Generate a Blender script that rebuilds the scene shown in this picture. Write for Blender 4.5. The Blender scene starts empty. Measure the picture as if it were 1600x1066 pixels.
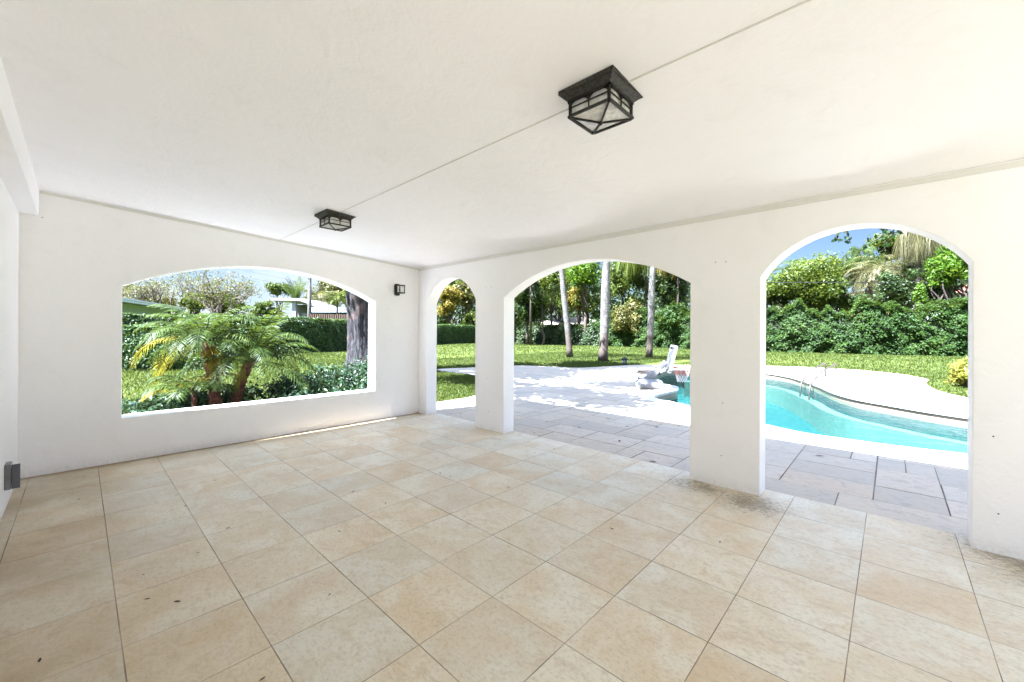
import bpy, math, random
import numpy as np
from mathutils import Vector, Matrix
from mathutils.geometry import tessellate_polygon

random.seed(7)
RNG = np.random.default_rng(11)
SC = bpy.context.scene
COL = SC.collection

# ------------------------------------------------------------------ camera numbers (fitted from the tile grid)
F, CX, CY, PSI, ROLL, EYE = 632.3, 800.0, 519.6, 0.8183, 0.0053, 1.5
cP, sP = math.cos(PSI), math.sin(PSI)
G = -0.03            # deck level outside (porch floor is z = 0)
LAWN = -0.045

def ray(x, y):
    u, v = (x - CX) / F, (y - CY) / F
    cr, sr = math.cos(ROLL), math.sin(ROLL)
    u, v = cr * u + sr * v, -sr * u + cr * v
    return Vector((cP * u + sP, -sP * u + cP, -v))
def at(x, y, d):
    return Vector((0, 0, EYE)) + ray(x, y) * d
def ongr(x, y, z=G):
    r = ray(x, y)
    return Vector((0, 0, EYE)) + r * ((z - EYE) / r.z)

# ------------------------------------------------------------------ object helpers
def tag(o, label=None, cat=None, group=None, kind=None):
    if label: o['label'] = label
    if cat: o['category'] = cat
    if group: o['group'] = group
    if kind: o['kind'] = kind
    return o
def empty(name, loc, label, cat, group=None, rz=0):
    o = bpy.data.objects.new(name, None)
    o.empty_display_size = 0.2
    COL.objects.link(o); o.location = loc; o.rotation_euler = (0, 0, rz)
    return tag(o, label, cat, group)

class MB:
    """collects faces and links them as one mesh object"""
    def __init__(s): s.v = []; s.f = []; s.m = []; s.smooth = []
    def add(s, vs, fs, mi=0, smooth=False):
        n = len(s.v); s.v.extend([tuple(p) for p in vs])
        for f in fs: s.f.append(tuple(i + n for i in f)); s.m.append(mi); s.smooth.append(smooth)
    def box(s, x0, x1, y0, y1, z0, z1, mi=0, mat=None):
        vs = [Vector((x, y, z)) for z in (z0, z1) for y in (y0, y1) for x in (x0, x1)]
        if mat: vs = [mat @ p for p in vs]
        s.add(vs, [(0, 2, 3, 1), (4, 5, 7, 6), (0, 1, 5, 4), (2, 6, 7, 3), (0, 4, 6, 2), (1, 3, 7, 5)], mi)
    def bar(s, a, b, w, h=None, mi=0, up=(0, 0, 1)):
        a, b = Vector(a), Vector(b); d = (b - a); L = d.length; d.normalize()
        h = h or w; x = d.cross(Vector(up))
        if x.length < 1e-4: x = d.cross(Vector((1, 0, 0)))
        x.normalize(); y = x.cross(d)
        vs = []
        for p in (a, b):
            for sx, sy in ((-1, -1), (1, -1), (1, 1), (-1, 1)):
                vs.append(p + x * sx * w / 2 + y * sy * h / 2)
        s.add(vs, [(0, 1, 2, 3), (7, 6, 5, 4), (0, 4, 5, 1), (1, 5, 6, 2), (2, 6, 7, 3), (3, 7, 4, 0)], mi)
    def tube(s, pts, rad, n=8, mi=0, cap=True, smooth=True):
        pts = [Vector(p) for p in pts]; k = len(pts)
        if not hasattr(rad, '__len__'): rad = [rad] * k
        base = len(s.v); prev = None
        for i, p in enumerate(pts):
            t = (pts[min(i + 1, k - 1)] - pts[max(i - 1, 0)]).normalized()
            if prev is None:
                x = t.cross(Vector((0, 0, 1)))
                if x.length < 1e-3: x = t.cross(Vector((1, 0, 0)))
            else: x = prev - t * prev.dot(t)
            x.normalize(); prev = x; y = t.cross(x)
            for j in range(n):
                a = 2 * math.pi * j / n
                s.v.append(tuple(p + (x * math.cos(a) + y * math.sin(a)) * rad[i]))
        for i in range(k - 1):
            for j in range(n):
                s.f.append((base + i * n + j, base + i * n + (j + 1) % n, base + (i + 1) * n + (j + 1) % n, base + (i + 1) * n + j))
                s.m.append(mi); s.smooth.append(smooth)
        if cap:
            s.f.append(tuple(base + j for j in range(n))[::-1]); s.m.append(mi); s.smooth.append(False)
            s.f.append(tuple(base + (k - 1) * n + j for j in range(n))); s.m.append(mi); s.smooth.append(False)
    def loft(s, rings, mi=0, cap=True, smooth=True):
        base = len(s.v); n = len(rings[0])
        for r in rings:
            for p in r: s.v.append(tuple(p))
        for i in range(len(rings) - 1):
            for j in range(n):
                s.f.append((base + i * n + j, base + i * n + (j + 1) % n, base + (i + 1) * n + (j + 1) % n, base + (i + 1) * n + j))
                s.m.append(mi); s.smooth.append(smooth)
        if cap:
            s.f.append(tuple(base + j for j in range(n))[::-1]); s.m.append(mi); s.smooth.append(False)
            s.f.append(tuple(base + (len(rings) - 1) * n + j for j in range(n))); s.m.append(mi); s.smooth.append(False)
    def quads(s, Q, mi=0):
        n = len(s.v); s.v.extend(map(tuple, Q.reshape(-1, 3).tolist()))
        for i in range(len(Q)):
            k = n + 4 * i; s.f.append((k, k + 1, k + 2, k + 3)); s.m.append(mi); s.smooth.append(False)
    def build(s, name, mats, parent=None, bevel=0, origin=None):
        me = bpy.data.meshes.new(name)
        v = np.array(s.v, dtype=float)
        if origin is not None: v = v - np.array(origin)
        me.from_pydata(v.tolist(), [], s.f); 
        if not isinstance(mats, (list, tuple)): mats = [mats]
        for m in mats: me.materials.append(m)
        me.polygons.foreach_set('material_index', s.m)
        me.polygons.foreach_set('use_smooth', s.smooth)
        me.update()
        o = bpy.data.objects.new(name, me); COL.objects.link(o)
        if origin is not None: o.location = origin
        if parent is not None: o.parent = parent
        if bevel:
            b = o.modifiers.new('bevel', 'BEVEL'); b.width = bevel; b.segments = 2; b.limit_method = 'ANGLE'
        return o

# ------------------------------------------------------------------ materials
class NT:
    def __init__(s, name):
        s.mat = bpy.data.materials.new(name); s.mat.use_nodes = True
        s.t = s.mat.node_tree; s.t.nodes.clear()
        s.out = s.n('ShaderNodeOutputMaterial')
    def n(s, typ, **k):
        nd = s.t.nodes.new(typ)
        for a, b in k.items(): setattr(nd, a, b)
        return nd
    def l(s, a, b): s.t.links.new(a, b)
    def math(s, op, a, b=None, c=None, clamp=False):
        nd = s.n('ShaderNodeMath', operation=op, use_clamp=clamp)
        for i, q in enumerate((a, b, c)):
            if q is None: continue
            if isinstance(q, (int, float)): nd.inputs[i].default_value = q
            else: s.l(q, nd.inputs[i])
        return nd.outputs[0]
    def mix(s, fac, a, b, blend='MIX'):
        nd = s.n('ShaderNodeMix', data_type='RGBA', blend_type=blend)
        for i, q in ((0, fac), (6, a), (7, b)):
            if isinstance(q, (int, float)): nd.inputs[i].default_value = q
            elif isinstance(q, (tuple, list)): nd.inputs[i].default_value = (*q[:3], 1)
            else: s.l(q, nd.inputs[i])
        return nd.outputs[2]
    def noise(s, vec, scale, detail=3, rough=0.55, dist=0.0):
        nd = s.n('ShaderNodeTexNoise'); nd.inputs['Scale'].default_value = scale
        nd.inputs['Detail'].default_value = detail; nd.inputs['Roughness'].default_value = rough
        nd.inputs['Distortion'].default_value = dist
        if vec is not None: s.l(vec, nd.inputs['Vector'])
        return nd.outputs[0]
    def ramp(s, fac, stops):
        nd = s.n('ShaderNodeValToRGB'); e = nd.color_ramp.elements
        while len(e) < len(stops): e.new(0.5)
        for k, (p, c) in enumerate(stops):
            e[k].position = p; e[k].color = (*c, 1) if len(c) == 3 else c
        s.l(fac, nd.inputs[0]); return nd.outputs[0]
    def sstep(s, x, lo, hi):
        nd = s.n('ShaderNodeMapRange', interpolation_type='SMOOTHSTEP')
        s.l(x, nd.inputs[0]); nd.inputs[1].default_value = lo; nd.inputs[2].default_value = hi
        return nd.outputs[0]
    def coords(s, kind='Object'): return s.n('ShaderNodeTexCoord').outputs[kind]
    def geo(s, k): return s.n('ShaderNodeNewGeometry').outputs[k]
    def scale(s, vec, sc):
        m = s.n('ShaderNodeMapping'); m.inputs['Scale'].default_value = sc; s.l(vec, m.inputs[0]); return m.outputs[0]
    def bsdf(s, col, rough=0.6, bump=None, bstr=0.3, bdist=0.01, metal=0.0, spec=0.5, trans=0.0):
        p = s.n('ShaderNodeBsdfPrincipled')
        if isinstance(col, (tuple, list)): p.inputs['Base Color'].default_value = (*col[:3], 1)
        else: s.l(col, p.inputs['Base Color'])
        if isinstance(rough, (int, float)): p.inputs['Roughness'].default_value = rough
        else: s.l(rough, p.inputs['Roughness'])
        p.inputs['Metallic'].default_value = metal
        p.inputs['Specular IOR Level'].default_value = spec
        p.inputs['Transmission Weight'].default_value = trans
        if bump is not None:
            b = s.n('ShaderNodeBump'); b.inputs['Strength'].default_value = bstr; b.inputs['Distance'].default_value = bdist
            s.l(bump, b.inputs['Height']); s.l(b.outputs[0], p.inputs['Normal'])
        s.l(p.outputs[0], s.out.inputs[0]); return p

def m_simple(name, col, rough=0.6, metal=0.0, var=0.12, scale=6, bstr=0.15, bdist=0.004, spec=0.5):
    t = NT(name); P = t.geo('Position')
    n = t.noise(P, scale, 4); n2 = t.noise(P, scale * 14, 2)
    c = t.mix(t.sstep(n, 0.3, 0.7), tuple(x * (1 - var) for x in col), tuple(min(1, x * (1 + var)) for x in col))
    t.bsdf(c, rough, n2, bstr, bdist, metal, spec); return t.mat

def m_leaf(name, stops, transl=0.3, rough=0.45, nscale=0.6, spec=0.4):
    """leaf colours vary leaf by leaf and clump by clump"""
    t = NT(name); isl = t.geo('Random Per Island'); P = t.geo('Position')
    n = t.sstep(t.noise(P, nscale, 3), 0.25, 0.75)
    fac = t.math('ADD', t.math('MULTIPLY', isl, 0.6), t.math('MULTIPLY', n, 0.4))
    c = t.ramp(fac, [(q, tuple(v * 0.62 for v in col)) for q, col in stops])
    p = t.bsdf(c, rough, spec=spec * 0.6)
    tr = t.n('ShaderNodeBsdfTranslucent'); t.l(t.mix(0.35, c, (0.17, 0.21, 0.02), 'MIX'), tr.inputs[0])
    mx = t.n('ShaderNodeMixShader'); mx.inputs[0].default_value = transl
    t.l(p.outputs[0], mx.inputs[1]); t.l(tr.outputs[0], mx.inputs[2]); t.l(mx.outputs[0], t.out.inputs[0])
    return t.mat

M = {}
def mat_paint(name, col, warm):
    t = NT(name); P = t.geo('Position')
    n1 = t.noise(P, 0.9, 3); n2 = t.noise(P, 38, 4, 0.6); n3 = t.noise(P, 4.5, 4, 0.6, 0.8)
    c = t.mix(t.sstep(n1, 0.3, 0.7), col, warm)
    sp = t.n('ShaderNodeSeparateXYZ'); t.l(P, sp.inputs[0])
    c = t.mix(t.math('MULTIPLY', t.sstep(n3, 0.52, 0.75), 0.10), c, (0.66, 0.63, 0.58))
    foot = t.math('SUBTRACT', 1.0, t.sstep(t.math('ADD', sp.outputs[2], t.math('MULTIPLY', n1, -0.10)), -0.06, 0.07))
    c = t.mix(t.math('MULTIPLY', foot, t.math('MULTIPLY', t.sstep(n2, 0.30, 0.75), 0.32)), c, (0.46, 0.39, 0.30))
    h = t.math('ADD', n2, t.math('MULTIPLY', n3, 3.0))
    t.bsdf(c, 0.62, h, 0.5, 0.006, spec=0.3); return t.mat
M['wall'] = mat_paint('white_wall_plaster', (0.885, 0.875, 0.89), (0.865, 0.855, 0.865))
M['ceil'] = mat_paint('white_ceiling_plaster', (0.91, 0.897, 0.915), (0.89, 0.877, 0.895))
M['trim'] = mat_paint('white_trim_paint', (0.72, 0.71, 0.68), (0.68, 0.67, 0.64))

def mat_tile():
    t = NT('porch_floor_tile'); P = t.geo('Position')
    sp = t.n('ShaderNodeSeparateXYZ'); t.l(P, sp.inputs[0])
    gx = t.math('DIVIDE', t.math('SUBTRACT', sp.outputs[0], -0.3455), 0.4875)
    gy = t.math('DIVIDE', t.math('SUBTRACT', sp.outputs[1], 0.1420), 0.5010)
    fx, fy = t.math('FRACT', gx), t.math('FRACT', gy)
    ix, iy = t.math('FLOOR', gx), t.math('FLOOR', gy)
    cb = t.n('ShaderNodeCombineXYZ'); t.l(ix, cb.inputs[0]); t.l(iy, cb.inputs[1])
    wn = t.n('ShaderNodeTexWhiteNoise', noise_dimensions='3D'); t.l(cb.outputs[0], wn.inputs[0])
    r = wn.outputs[0]
    # a different piece of stone pattern on each tile
    off = t.n('ShaderNodeVectorMath', operation='SCALE'); t.l(wn.outputs[1], off.inputs[0]); off.inputs[3].default_value = 37
    pv = t.n('ShaderNodeVectorMath', operation='ADD'); t.l(P, pv.inputs[0]); t.l(off.outputs[0], pv.inputs[1])
    n1 = t.noise(pv.outputs[0], 2.4, 5, 0.6, 0.5)
    n2 = t.noise(t.scale(pv.outputs[0], (1.0, 0.6, 1)), 62, 6, 0.75)
    n3 = t.noise(t.scale(pv.outputs[0], (1, 0.55, 1)), 11, 6, 0.7, 0.9)
    base = t.ramp(r, [(0.0, (0.44, 0.36, 0.25)), (0.18, (0.49, 0.42, 0.315)), (0.4, (0.52, 0.46, 0.36)), (0.6, (0.50, 0.455, 0.375)), (0.8, (0.465, 0.435, 0.37)), (1.0, (0.43, 0.41, 0.355))])
    c = t.mix(t.sstep(n1, 0.36, 0.64), t.mix(0.40, base, (0.40, 0.32, 0.215)), t.mix(0.5, base, (0.50, 0.505, 0.475)))
    c = t.mix(t.math('MULTIPLY', t.sstep(n2, 0.46, 0.68), 0.44), c, (0.25, 0.205, 0.145))
    c = t.mix(t.math('MULTIPLY', t.sstep(n3, 0.50, 0.68), 0.42), c, (0.35, 0.275, 0.18))
    n4 = t.noise(pv.outputs[0], 110, 3, 0.7); c = t.mix(t.math('MULTIPLY', t.sstep(n4, 0.55, 0.75), 0.35), c, (0.62, 0.59, 0.52))
    # worn tan dirt near the house-side corner and along the window wall
    dw = t.sstep(sp.outputs[1], 5.9, 6.4)
    dl = t.math('MULTIPLY', t.sstep(t.math('MULTIPLY', sp.outputs[0], -1), -1.0, 0.35), 0.8)
    dn = t.sstep(t.noise(P, 1.7, 4, 0.6), 0.3, 0.7)
    d = t.math('MULTIPLY', t.math('MAXIMUM', dw, dl), t.math('MULTIPLY_ADD', dn, 0.7, 0.3), clamp=True)
    c = t.mix(1.0, c, (1.37, 1.34, 1.25), 'MULTIPLY')
    c = t.mix(t.math('MULTIPLY', d, 0.9), c, (0.31, 0.215, 0.10))
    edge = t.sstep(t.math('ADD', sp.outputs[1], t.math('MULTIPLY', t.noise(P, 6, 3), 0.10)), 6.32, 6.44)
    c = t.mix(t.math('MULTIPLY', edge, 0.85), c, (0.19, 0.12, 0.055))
    # blotchy dark mildew at the feet of the piers
    mil = None
    for (px, py, sx, sy) in ((4.15, 1.30, 0.30, 0.42), (4.05, 0.95, 0.42, 0.40), (4.22, -0.75, 0.55, 0.65)):
        a = t.math('DIVIDE', t.math('SUBTRACT', sp.outputs[0], px), sx); b = t.math('DIVIDE', t.math('SUBTRACT', sp.outputs[1], py), sy)
        q = t.math('SUBTRACT', 1.0, t.math('SQRT', t.math('ADD', t.math('MULTIPLY', a, a), t.math('MULTIPLY', b, b))), clamp=True)
        mil = q if mil is None else t.math('MAXIMUM', mil, q)
    mn = t.noise(t.scale(P, (1.6, 1.0, 1)), 24, 6, 0.78)
    mn2 = t.noise(P, 2.3, 4, 0.6)
    fr = t.math('MULTIPLY', t.sstep(sp.outputs[0], 3.3, 4.25), t.math('SUBTRACT', 1.0, t.sstep(sp.outputs[1], 1.6, 2.6)))
    fr2 = t.math('MULTIPLY', t.sstep(sp.outputs[0], 3.7, 4.2), t.sstep(sp.outputs[1], 2.9, 4.0))
    fr = t.math('MAXIMUM', fr, t.math('MULTIPLY', fr2, 0.7))
    mask = t.sstep(t.math('ADD', t.math('ADD', mn, t.math('MULTIPLY', mn2, 0.45)), t.math('ADD', t.math('MULTIPLY', mil, 0.28), t.math('MULTIPLY', fr, 0.10))), 0.90, 1.06)
    mask = t.math('MULTIPLY', mask, t.math('MAXIMUM', t.sstep(mil, 0.0, 0.35), fr))
    c = t.mix(t.math('MULTIPLY', mil, 0.5), c, (0.33, 0.24, 0.13))
    c = t.mix(t.math('MULTIPLY', mask, 0.62), c, (0.10, 0.075, 0.05))
    # stray specks
    vo = t.n('ShaderNodeTexVoronoi'); vo.inputs['Scale'].default_value = 7; t.l(P, vo.inputs[0])
    gate = t.sstep(t.noise(P, 0.8, 3), 0.55, 0.7)
    sk = t.math('MULTIPLY', t.math('LESS_THAN', vo.outputs[0], 0.035), gate)
    c = t.mix(t.math('MULTIPLY', sk, 0.7), c, (0.08, 0.06, 0.045))
    # joints
    wob = t.math('MULTIPLY', t.math('SUBTRACT', t.noise(P, 5, 2), 0.5), 0.006)
    def jt(f, w):
        e = t.math('MINIMUM', f, t.math('SUBTRACT', 1.0, f)); e = t.math('ADD', e, wob)
        return t.math('SUBTRACT', 1.0, t.sstep(e, w * 0.55, w * 1.2))
    jn = t.sstep(t.noise(P, 1.6, 2), 0.3, 0.65)
    j = t.math('MAXIMUM', jt(fx, 0.0060), jt(fy, 0.0048))
    jc = t.mix(jn, (0.33, 0.26, 0.18), (0.15, 0.105, 0.068))
    c = t.mix(t.math('MULTIPLY', j, t.math('MULTIPLY_ADD', jn, 0.4, 0.6)), c, jc)
    h = t.math('SUBTRACT', t.math('ADD', t.math('MULTIPLY', n2, 0.5), t.math('MULTIPLY', n3, 0.5)), t.math('MULTIPLY', j, 0.8))
    rough = t.math('MULTIPLY_ADD', n3, 0.25, 0.36)
    t.bsdf(c, rough, h, 0.6, 0.008, spec=0.42)
    return t.mat
M['tile'] = mat_tile()

def mat_paver():
    t = NT('travertine_paver'); P = t.geo('Position')
    a = t.n('ShaderNodeAttribute', attribute_name='shade'); r = a.outputs['Fac']
    n1 = t.noise(P, 1.5, 4, 0.6); n2 = t.noise(t.scale(P, (1, 0.4, 1)), 30, 5, 0.7); n3 = t.noise(P, 9, 5, 0.65, 0.8)
    c = t.ramp(r, [(0, (0.41, 0.35, 0.28)), (0.4, (0.48, 0.41, 0.325)), (0.75, (0.52, 0.445, 0.355)), (1, (0.48, 0.385, 0.28))])
    c = t.mix(t.math('MULTIPLY', t.sstep(n1, 0.35, 0.75), 0.35), c, (0.40, 0.375, 0.34))
    c = t.mix(t.math('MULTIPLY', t.sstep(n3, 0.48, 0.68), 0.45), c, (0.31, 0.275, 0.23))
    c = t.mix(t.math('MULTIPLY', t.sstep(n2, 0.52, 0.70), 0.5), c, (0.27, 0.24, 0.20))
    t.bsdf(c, 0.6, t.math('ADD', n2, n3), 0.35, 0.004, spec=0.35); return t.mat
M['paver'] = mat_paver()
M['joint'] = m_simple('paver_joint_sand', (0.17, 0.14, 0.11), 0.9, var=0.4, scale=1.5)
M['coping'] = m_simple('coping_travertine', (0.60, 0.565, 0.52), 0.6, var=0.14, scale=5)
M['tileband'] = m_simple('waterline_tile', (0.30, 0.20, 0.15), 0.35, var=0.15, scale=14)

def mat_lawn(name='lawn_grass'):
    t = NT(name); P = t.geo('Position')
    n1 = t.noise(P, 0.35, 4, 0.6); n2 = t.noise(P, 5, 4, 0.65); n3 = t.noise(t.scale(P, (1, 1, 1)), 45, 3, 0.7)
    c = t.mix(t.sstep(n1, 0.3, 0.7), (0.045, 0.066, 0.009), (0.082, 0.096, 0.015))
    c = t.mix(t.math('MULTIPLY', t.sstep(n2, 0.45, 0.75), 0.6), c, (0.080, 0.072, 0.025))
    c = t.mix(t.math('MULTIPLY', t.sstep(n3, 0.4, 0.7), 0.55), c, (0.018, 0.029, 0.006))
    t.bsdf(c, 0.85, t.math('ADD', n3, n2), 0.9, 0.05, spec=0.15); return t.mat
M['lawn'] = mat_lawn()
M['blade'] = m_leaf('grass_blades', [(0, (0.048, 0.075, 0.011)), (0.5, (0.082, 0.118, 0.017)), (0.85, (0.108, 0.145, 0.026)), (1, (0.18, 0.175, 0.05))], 0.35, 0.6)
M['mulch'] = m_simple('bed_mulch', (0.055, 0.035, 0.025), 0.95, var=0.6, scale=18, bstr=0.9, bdist=0.03)

# foliage
M['hedge'] = m_leaf('hedge_leaves', [(0, (0.022, 0.05, 0.010)), (0.45, (0.042, 0.095, 0.018)), (0.8, (0.08, 0.15, 0.028)), (1, (0.17, 0.22, 0.05))], 0.22, 0.42)
M['hedge2'] = m_leaf('broad_hedge_leaves', [(0, (0.014, 0.036, 0.007)), (0.45, (0.032, 0.073, 0.012)), (0.8, (0.066, 0.118, 0.021)), (1, (0.13, 0.17, 0.042))], 0.28, 0.5, spec=0.2)
M['dark'] = m_leaf('dark_leaves', [(0, (0.02, 0.04, 0.012)), (0.5, (0.04, 0.075, 0.02)), (0.85, (0.075, 0.11, 0.03)), (1, (0.14, 0.15, 0.06))], 0.22)
M['mid'] = m_leaf('green_leaves', [(0, (0.035, 0.06, 0.012)), (0.4, (0.075, 0.12, 0.02)), (0.8, (0.14, 0.19, 0.032)), (1, (0.24, 0.26, 0.06))], 0.35)
M['bright'] = m_leaf('bright_leaves', [(0, (0.035, 0.06, 0.010)), (0.4, (0.085, 0.13, 0.016)), (0.8, (0.17, 0.215, 0.026)), (1, (0.29, 0.29, 0.05))], 0.42)
M['lime'] = m_leaf('lime_leaves', [(0, (0.05, 0.12, 0.01)), (0.4, (0.10, 0.21, 0.015)), (0.8, (0.19, 0.32, 0.025)), (1, (0.32, 0.42, 0.05))], 0.45)
M['olive'] = m_leaf('olive_leaves', [(0, (0.05, 0.055, 0.015)), (0.4, (0.12, 0.115, 0.03)), (0.8, (0.20, 0.18, 0.05)), (1, (0.30, 0.25, 0.10))], 0.3)
M['gold'] = m_leaf('golden_leaves', [(0, (0.15, 0.11, 0.02)), (0.4, (0.30, 0.22, 0.03)), (0.8, (0.42, 0.32, 0.05)), (1, (0.40, 0.22, 0.06))], 0.4)
M['shadeleaf'] = m_leaf('dark_twig_leaves', [(0, (0.008, 0.025, 0.006)), (0.6, (0.016, 0.045, 0.01)), (1, (0.04, 0.085, 0.02))], 0.15, 0.6, spec=0.15)  # leaf colours darkened to carry the shade on the hanging twigs
M['croton'] = m_leaf('croton_leaves', [(0, (0.12, 0.14, 0.02)), (0.4, (0.24, 0.24, 0.03)), (0.8, (0.38, 0.34, 0.06)), (1, (0.44, 0.34, 0.10))], 0.4)
M['glossy'] = m_leaf('glossy_shrub_leaves', [(0, (0.012, 0.032, 0.016)), (0.5, (0.028, 0.066, 0.03)), (0.85, (0.055, 0.11, 0.045)), (1, (0.12, 0.17, 0.07))], 0.12, 0.42, 3.0, 0.35)
M['palm'] = m_leaf('palm_leaflets', [(0, (0.022, 0.042, 0.010)), (0.4, (0.048, 0.085, 0.016)), (0.8, (0.09, 0.135, 0.026)), (1, (0.16, 0.19, 0.05))], 0.3, 0.5, 1.5, 0.25)
M['palmy'] = m_leaf('yellow_palm_leaflets', [(0, (0.16, 0.15, 0.02)), (0.4, (0.32, 0.27, 0.025)), (0.8, (0.46, 0.36, 0.035)), (1, (0.42, 0.22, 0.05))], 0.35, 0.4, 2.5)
M['weep'] = m_leaf('weeping_palm_leaflets', [(0, (0.10, 0.15, 0.015)), (0.5, (0.19, 0.25, 0.03)), (1, (0.36, 0.36, 0.07))], 0.5)
M['dry'] = m_leaf('dry_palm_leaflets', [(0, (0.075, 0.08, 0.025)), (0.5, (0.155, 0.145, 0.058)), (1, (0.25, 0.22, 0.11))], 0.25)
M['twig'] = m_simple('bare_twig_bark', (0.115, 0.09, 0.075), 0.9, var=0.3, scale=3)
M['bark'] = m_simple('brown_bark', (0.055, 0.042, 0.032), 0.95, var=0.4, scale=7, bstr=0.8, bdist=0.02)
M['stub'] = m_simple('fibrous_palm_trunk', (0.15, 0.06, 0.035), 0.95, var=0.55, scale=30, bstr=1.0, bdist=0.01)
M['core'] = m_simple('dark_inner_twigs', (0.020, 0.026, 0.010), 0.95, var=0.5, scale=9)  # very dark colour for the solid core inside the hedges

def mat_bigbark():
    t = NT('furrowed_grey_bark'); P = t.geo('Position')
    v = t.scale(P, (1, 1, 0.16)); n1 = t.noise(v, 13, 6, 0.7, 0.6); n2 = t.noise(P, 1.7, 3); n3 = t.noise(t.scale(P, (1, 1, 0.5)), 50, 3)
    c = t.ramp(n1, [(0.32, (0.008, 0.007, 0.007)), (0.5, (0.036, 0.034, 0.037)), (0.68, (0.105, 0.10, 0.106))])
    c = t.mix(t.math('MULTIPLY', t.sstep(n2, 0.5, 0.7), 0.5), c, (0.20, 0.13, 0.11))
    t.bsdf(c, 0.95, t.math('ADD', n1, t.math('MULTIPLY', n3, 0.3)), 1.0, 0.05, spec=0.15); return t.mat
M['bigbark'] = mat_bigbark()
def mat_royal():
    t = NT('pale_ringed_palm_trunk'); P = t.geo('Position')
    sp = t.n('ShaderNodeSeparateXYZ'); t.l(P, sp.inputs[0])
    w = t.math('ADD', t.math('MULTIPLY', sp.outputs[2], 7.0), t.math('MULTIPLY', t.noise(P, 2.0, 2), 2.0))
    ring = t.math('ABSOLUTE', t.math('SUBTRACT', t.math('FRACT', w), 0.5))
    n = t.noise(t.scale(P, (1, 1, 0.5)), 6, 5, 0.7); n2 = t.noise(P, 3.1, 4, 0.7)
    c = t.mix(t.sstep(n, 0.35, 0.65), (0.075, 0.07, 0.065), (0.165, 0.155, 0.145))
    c = t.mix(t.math('MULTIPLY', t.math('LESS_THAN', ring, 0.06), 0.7), c, (0.05, 0.043, 0.037))
    low = t.math('SUBTRACT', 1.0, t.sstep(sp.outputs[2], 0.2, 2.4))
    dk = t.sstep(t.math('ADD', n2, t.math('MULTIPLY', low, 0.55)), 0.55, 0.85)
    c = t.mix(t.math('MULTIPLY', dk, 0.85), c, (0.075, 0.055, 0.045))
    t.bsdf(c, 0.85, n, 0.5, 0.01, spec=0.2); return t.mat
M['royal'] = mat_royal()

# hard materials
M['iron'] = m_simple('aged_black_iron', (0.022, 0.02, 0.018), 0.55, 0.4, var=0.5, scale=30, bstr=0.3, bdist=0.001)
M['ironlid'] = m_simple('speckled_iron_canopy', (0.04, 0.037, 0.033), 0.6, 0.3, var=0.6, scale=60, bstr=0.3, bdist=0.001)
def mat_lampglass():
    t = NT('seeded_lamp_glass'); P = t.geo('Position')
    n = t.noise(P, 22, 4, 0.65)
    c = t.mix(t.sstep(n, 0.35, 0.7), (0.66, 0.65, 0.62), (0.93, 0.92, 0.90))
    p = t.bsdf(c, 0.12, n, 0.3, 0.003, spec=0.5)
    tr = t.n('ShaderNodeBsdfTransparent'); mx = t.n('ShaderNodeMixShader'); mx.inputs[0].default_value = 0.22
    t.l(p.outputs[0], mx.inputs[1]); t.l(tr.outputs[0], mx.inputs[2]); t.l(mx.outputs[0], t.out.inputs[0]); return t.mat
M['lampglass'] = mat_lampglass()
M['steel'] = m_simple('brushed_steel_rail', (0.045, 0.033, 0.026), 0.4, 0.2, var=0.05, scale=8, bstr=0.02)
M['plastic'] = m_simple('white_moulded_plastic', (0.19, 0.193, 0.20), 0.4, var=0.04, scale=4, bstr=0.05)
M['plasticg'] = m_simple('grey_recessed_plastic', (0.10, 0.10, 0.115), 0.5, var=0.06, scale=4, bstr=0.05)
M['rim'] = m_simple('faded_red_rim', (0.40, 0.07, 0.05), 0.5, var=0.1, scale=10)
M['net'] = m_simple('white_net_cord', (0.75, 0.72, 0.72), 0.8, var=0.1, scale=20)
M['rednet'] = m_simple('red_net_cord', (0.60, 0.22, 0.18), 0.8, var=0.1, scale=20)
M['darkmat'] = m_simple('dark_brown_vinyl', (0.012, 0.009, 0.009), 0.5, var=0.3, scale=12)
M['grey'] = m_simple('grey_metal_box', (0.22, 0.22, 0.22), 0.45, 0.3, var=0.1, scale=15)
M['concrete'] = m_simple('pale_roof_shingle', (0.24, 0.24, 0.25), 0.8, var=0.12, scale=5)
M['fascia'] = m_simple('grey_fascia_paint', (0.50, 0.54, 0.60), 0.6, var=0.06, scale=3)
M['greenwall'] = m_simple('pale_green_wall', (0.27, 0.35, 0.28), 0.75, var=0.06, scale=2)
M['whitewall'] = m_simple('white_house_wall', (0.34, 0.335, 0.36), 0.8, var=0.05, scale=2)
M['greywall'] = m_simple('grey_house_wall', (0.16, 0.17, 0.17), 0.8, var=0.06, scale=2)
M['brownfence'] = m_simple('brown_board_fence', (0.11, 0.07, 0.05), 0.9, var=0.3, scale=9)
M['tanroof'] = m_simple('tan_shingle_roof', (0.20, 0.165, 0.13), 0.85, var=0.1, scale=8)
M['darkglass'] = m_simple('dark_window_glass', (0.03, 0.035, 0.04), 0.08, var=0.2, scale=2, bstr=0.0)
def mat_terra():
    t = NT('terracotta_roof_tile'); P = t.geo('Position')
    w = t.n('ShaderNodeTexWave'); w.bands_direction = 'Y'; w.inputs['Scale'].default_value = 1.2; w.inputs['Distortion'].default_value = 0.3; t.l(P, w.inputs[0])
    n = t.noise(P, 2.5, 4, 0.7)
    c = t.mix(t.sstep(n, 0.3, 0.7), (0.12, 0.033, 0.017), (0.20, 0.078, 0.042))
    c = t.mix(t.math('MULTIPLY', t.math('LESS_THAN', w.outputs[1], 0.25), 0.6), c, (0.16, 0.06, 0.04))
    t.bsdf(c, 0.85, w.outputs[1], 0.8, 0.06); return t.mat
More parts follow.
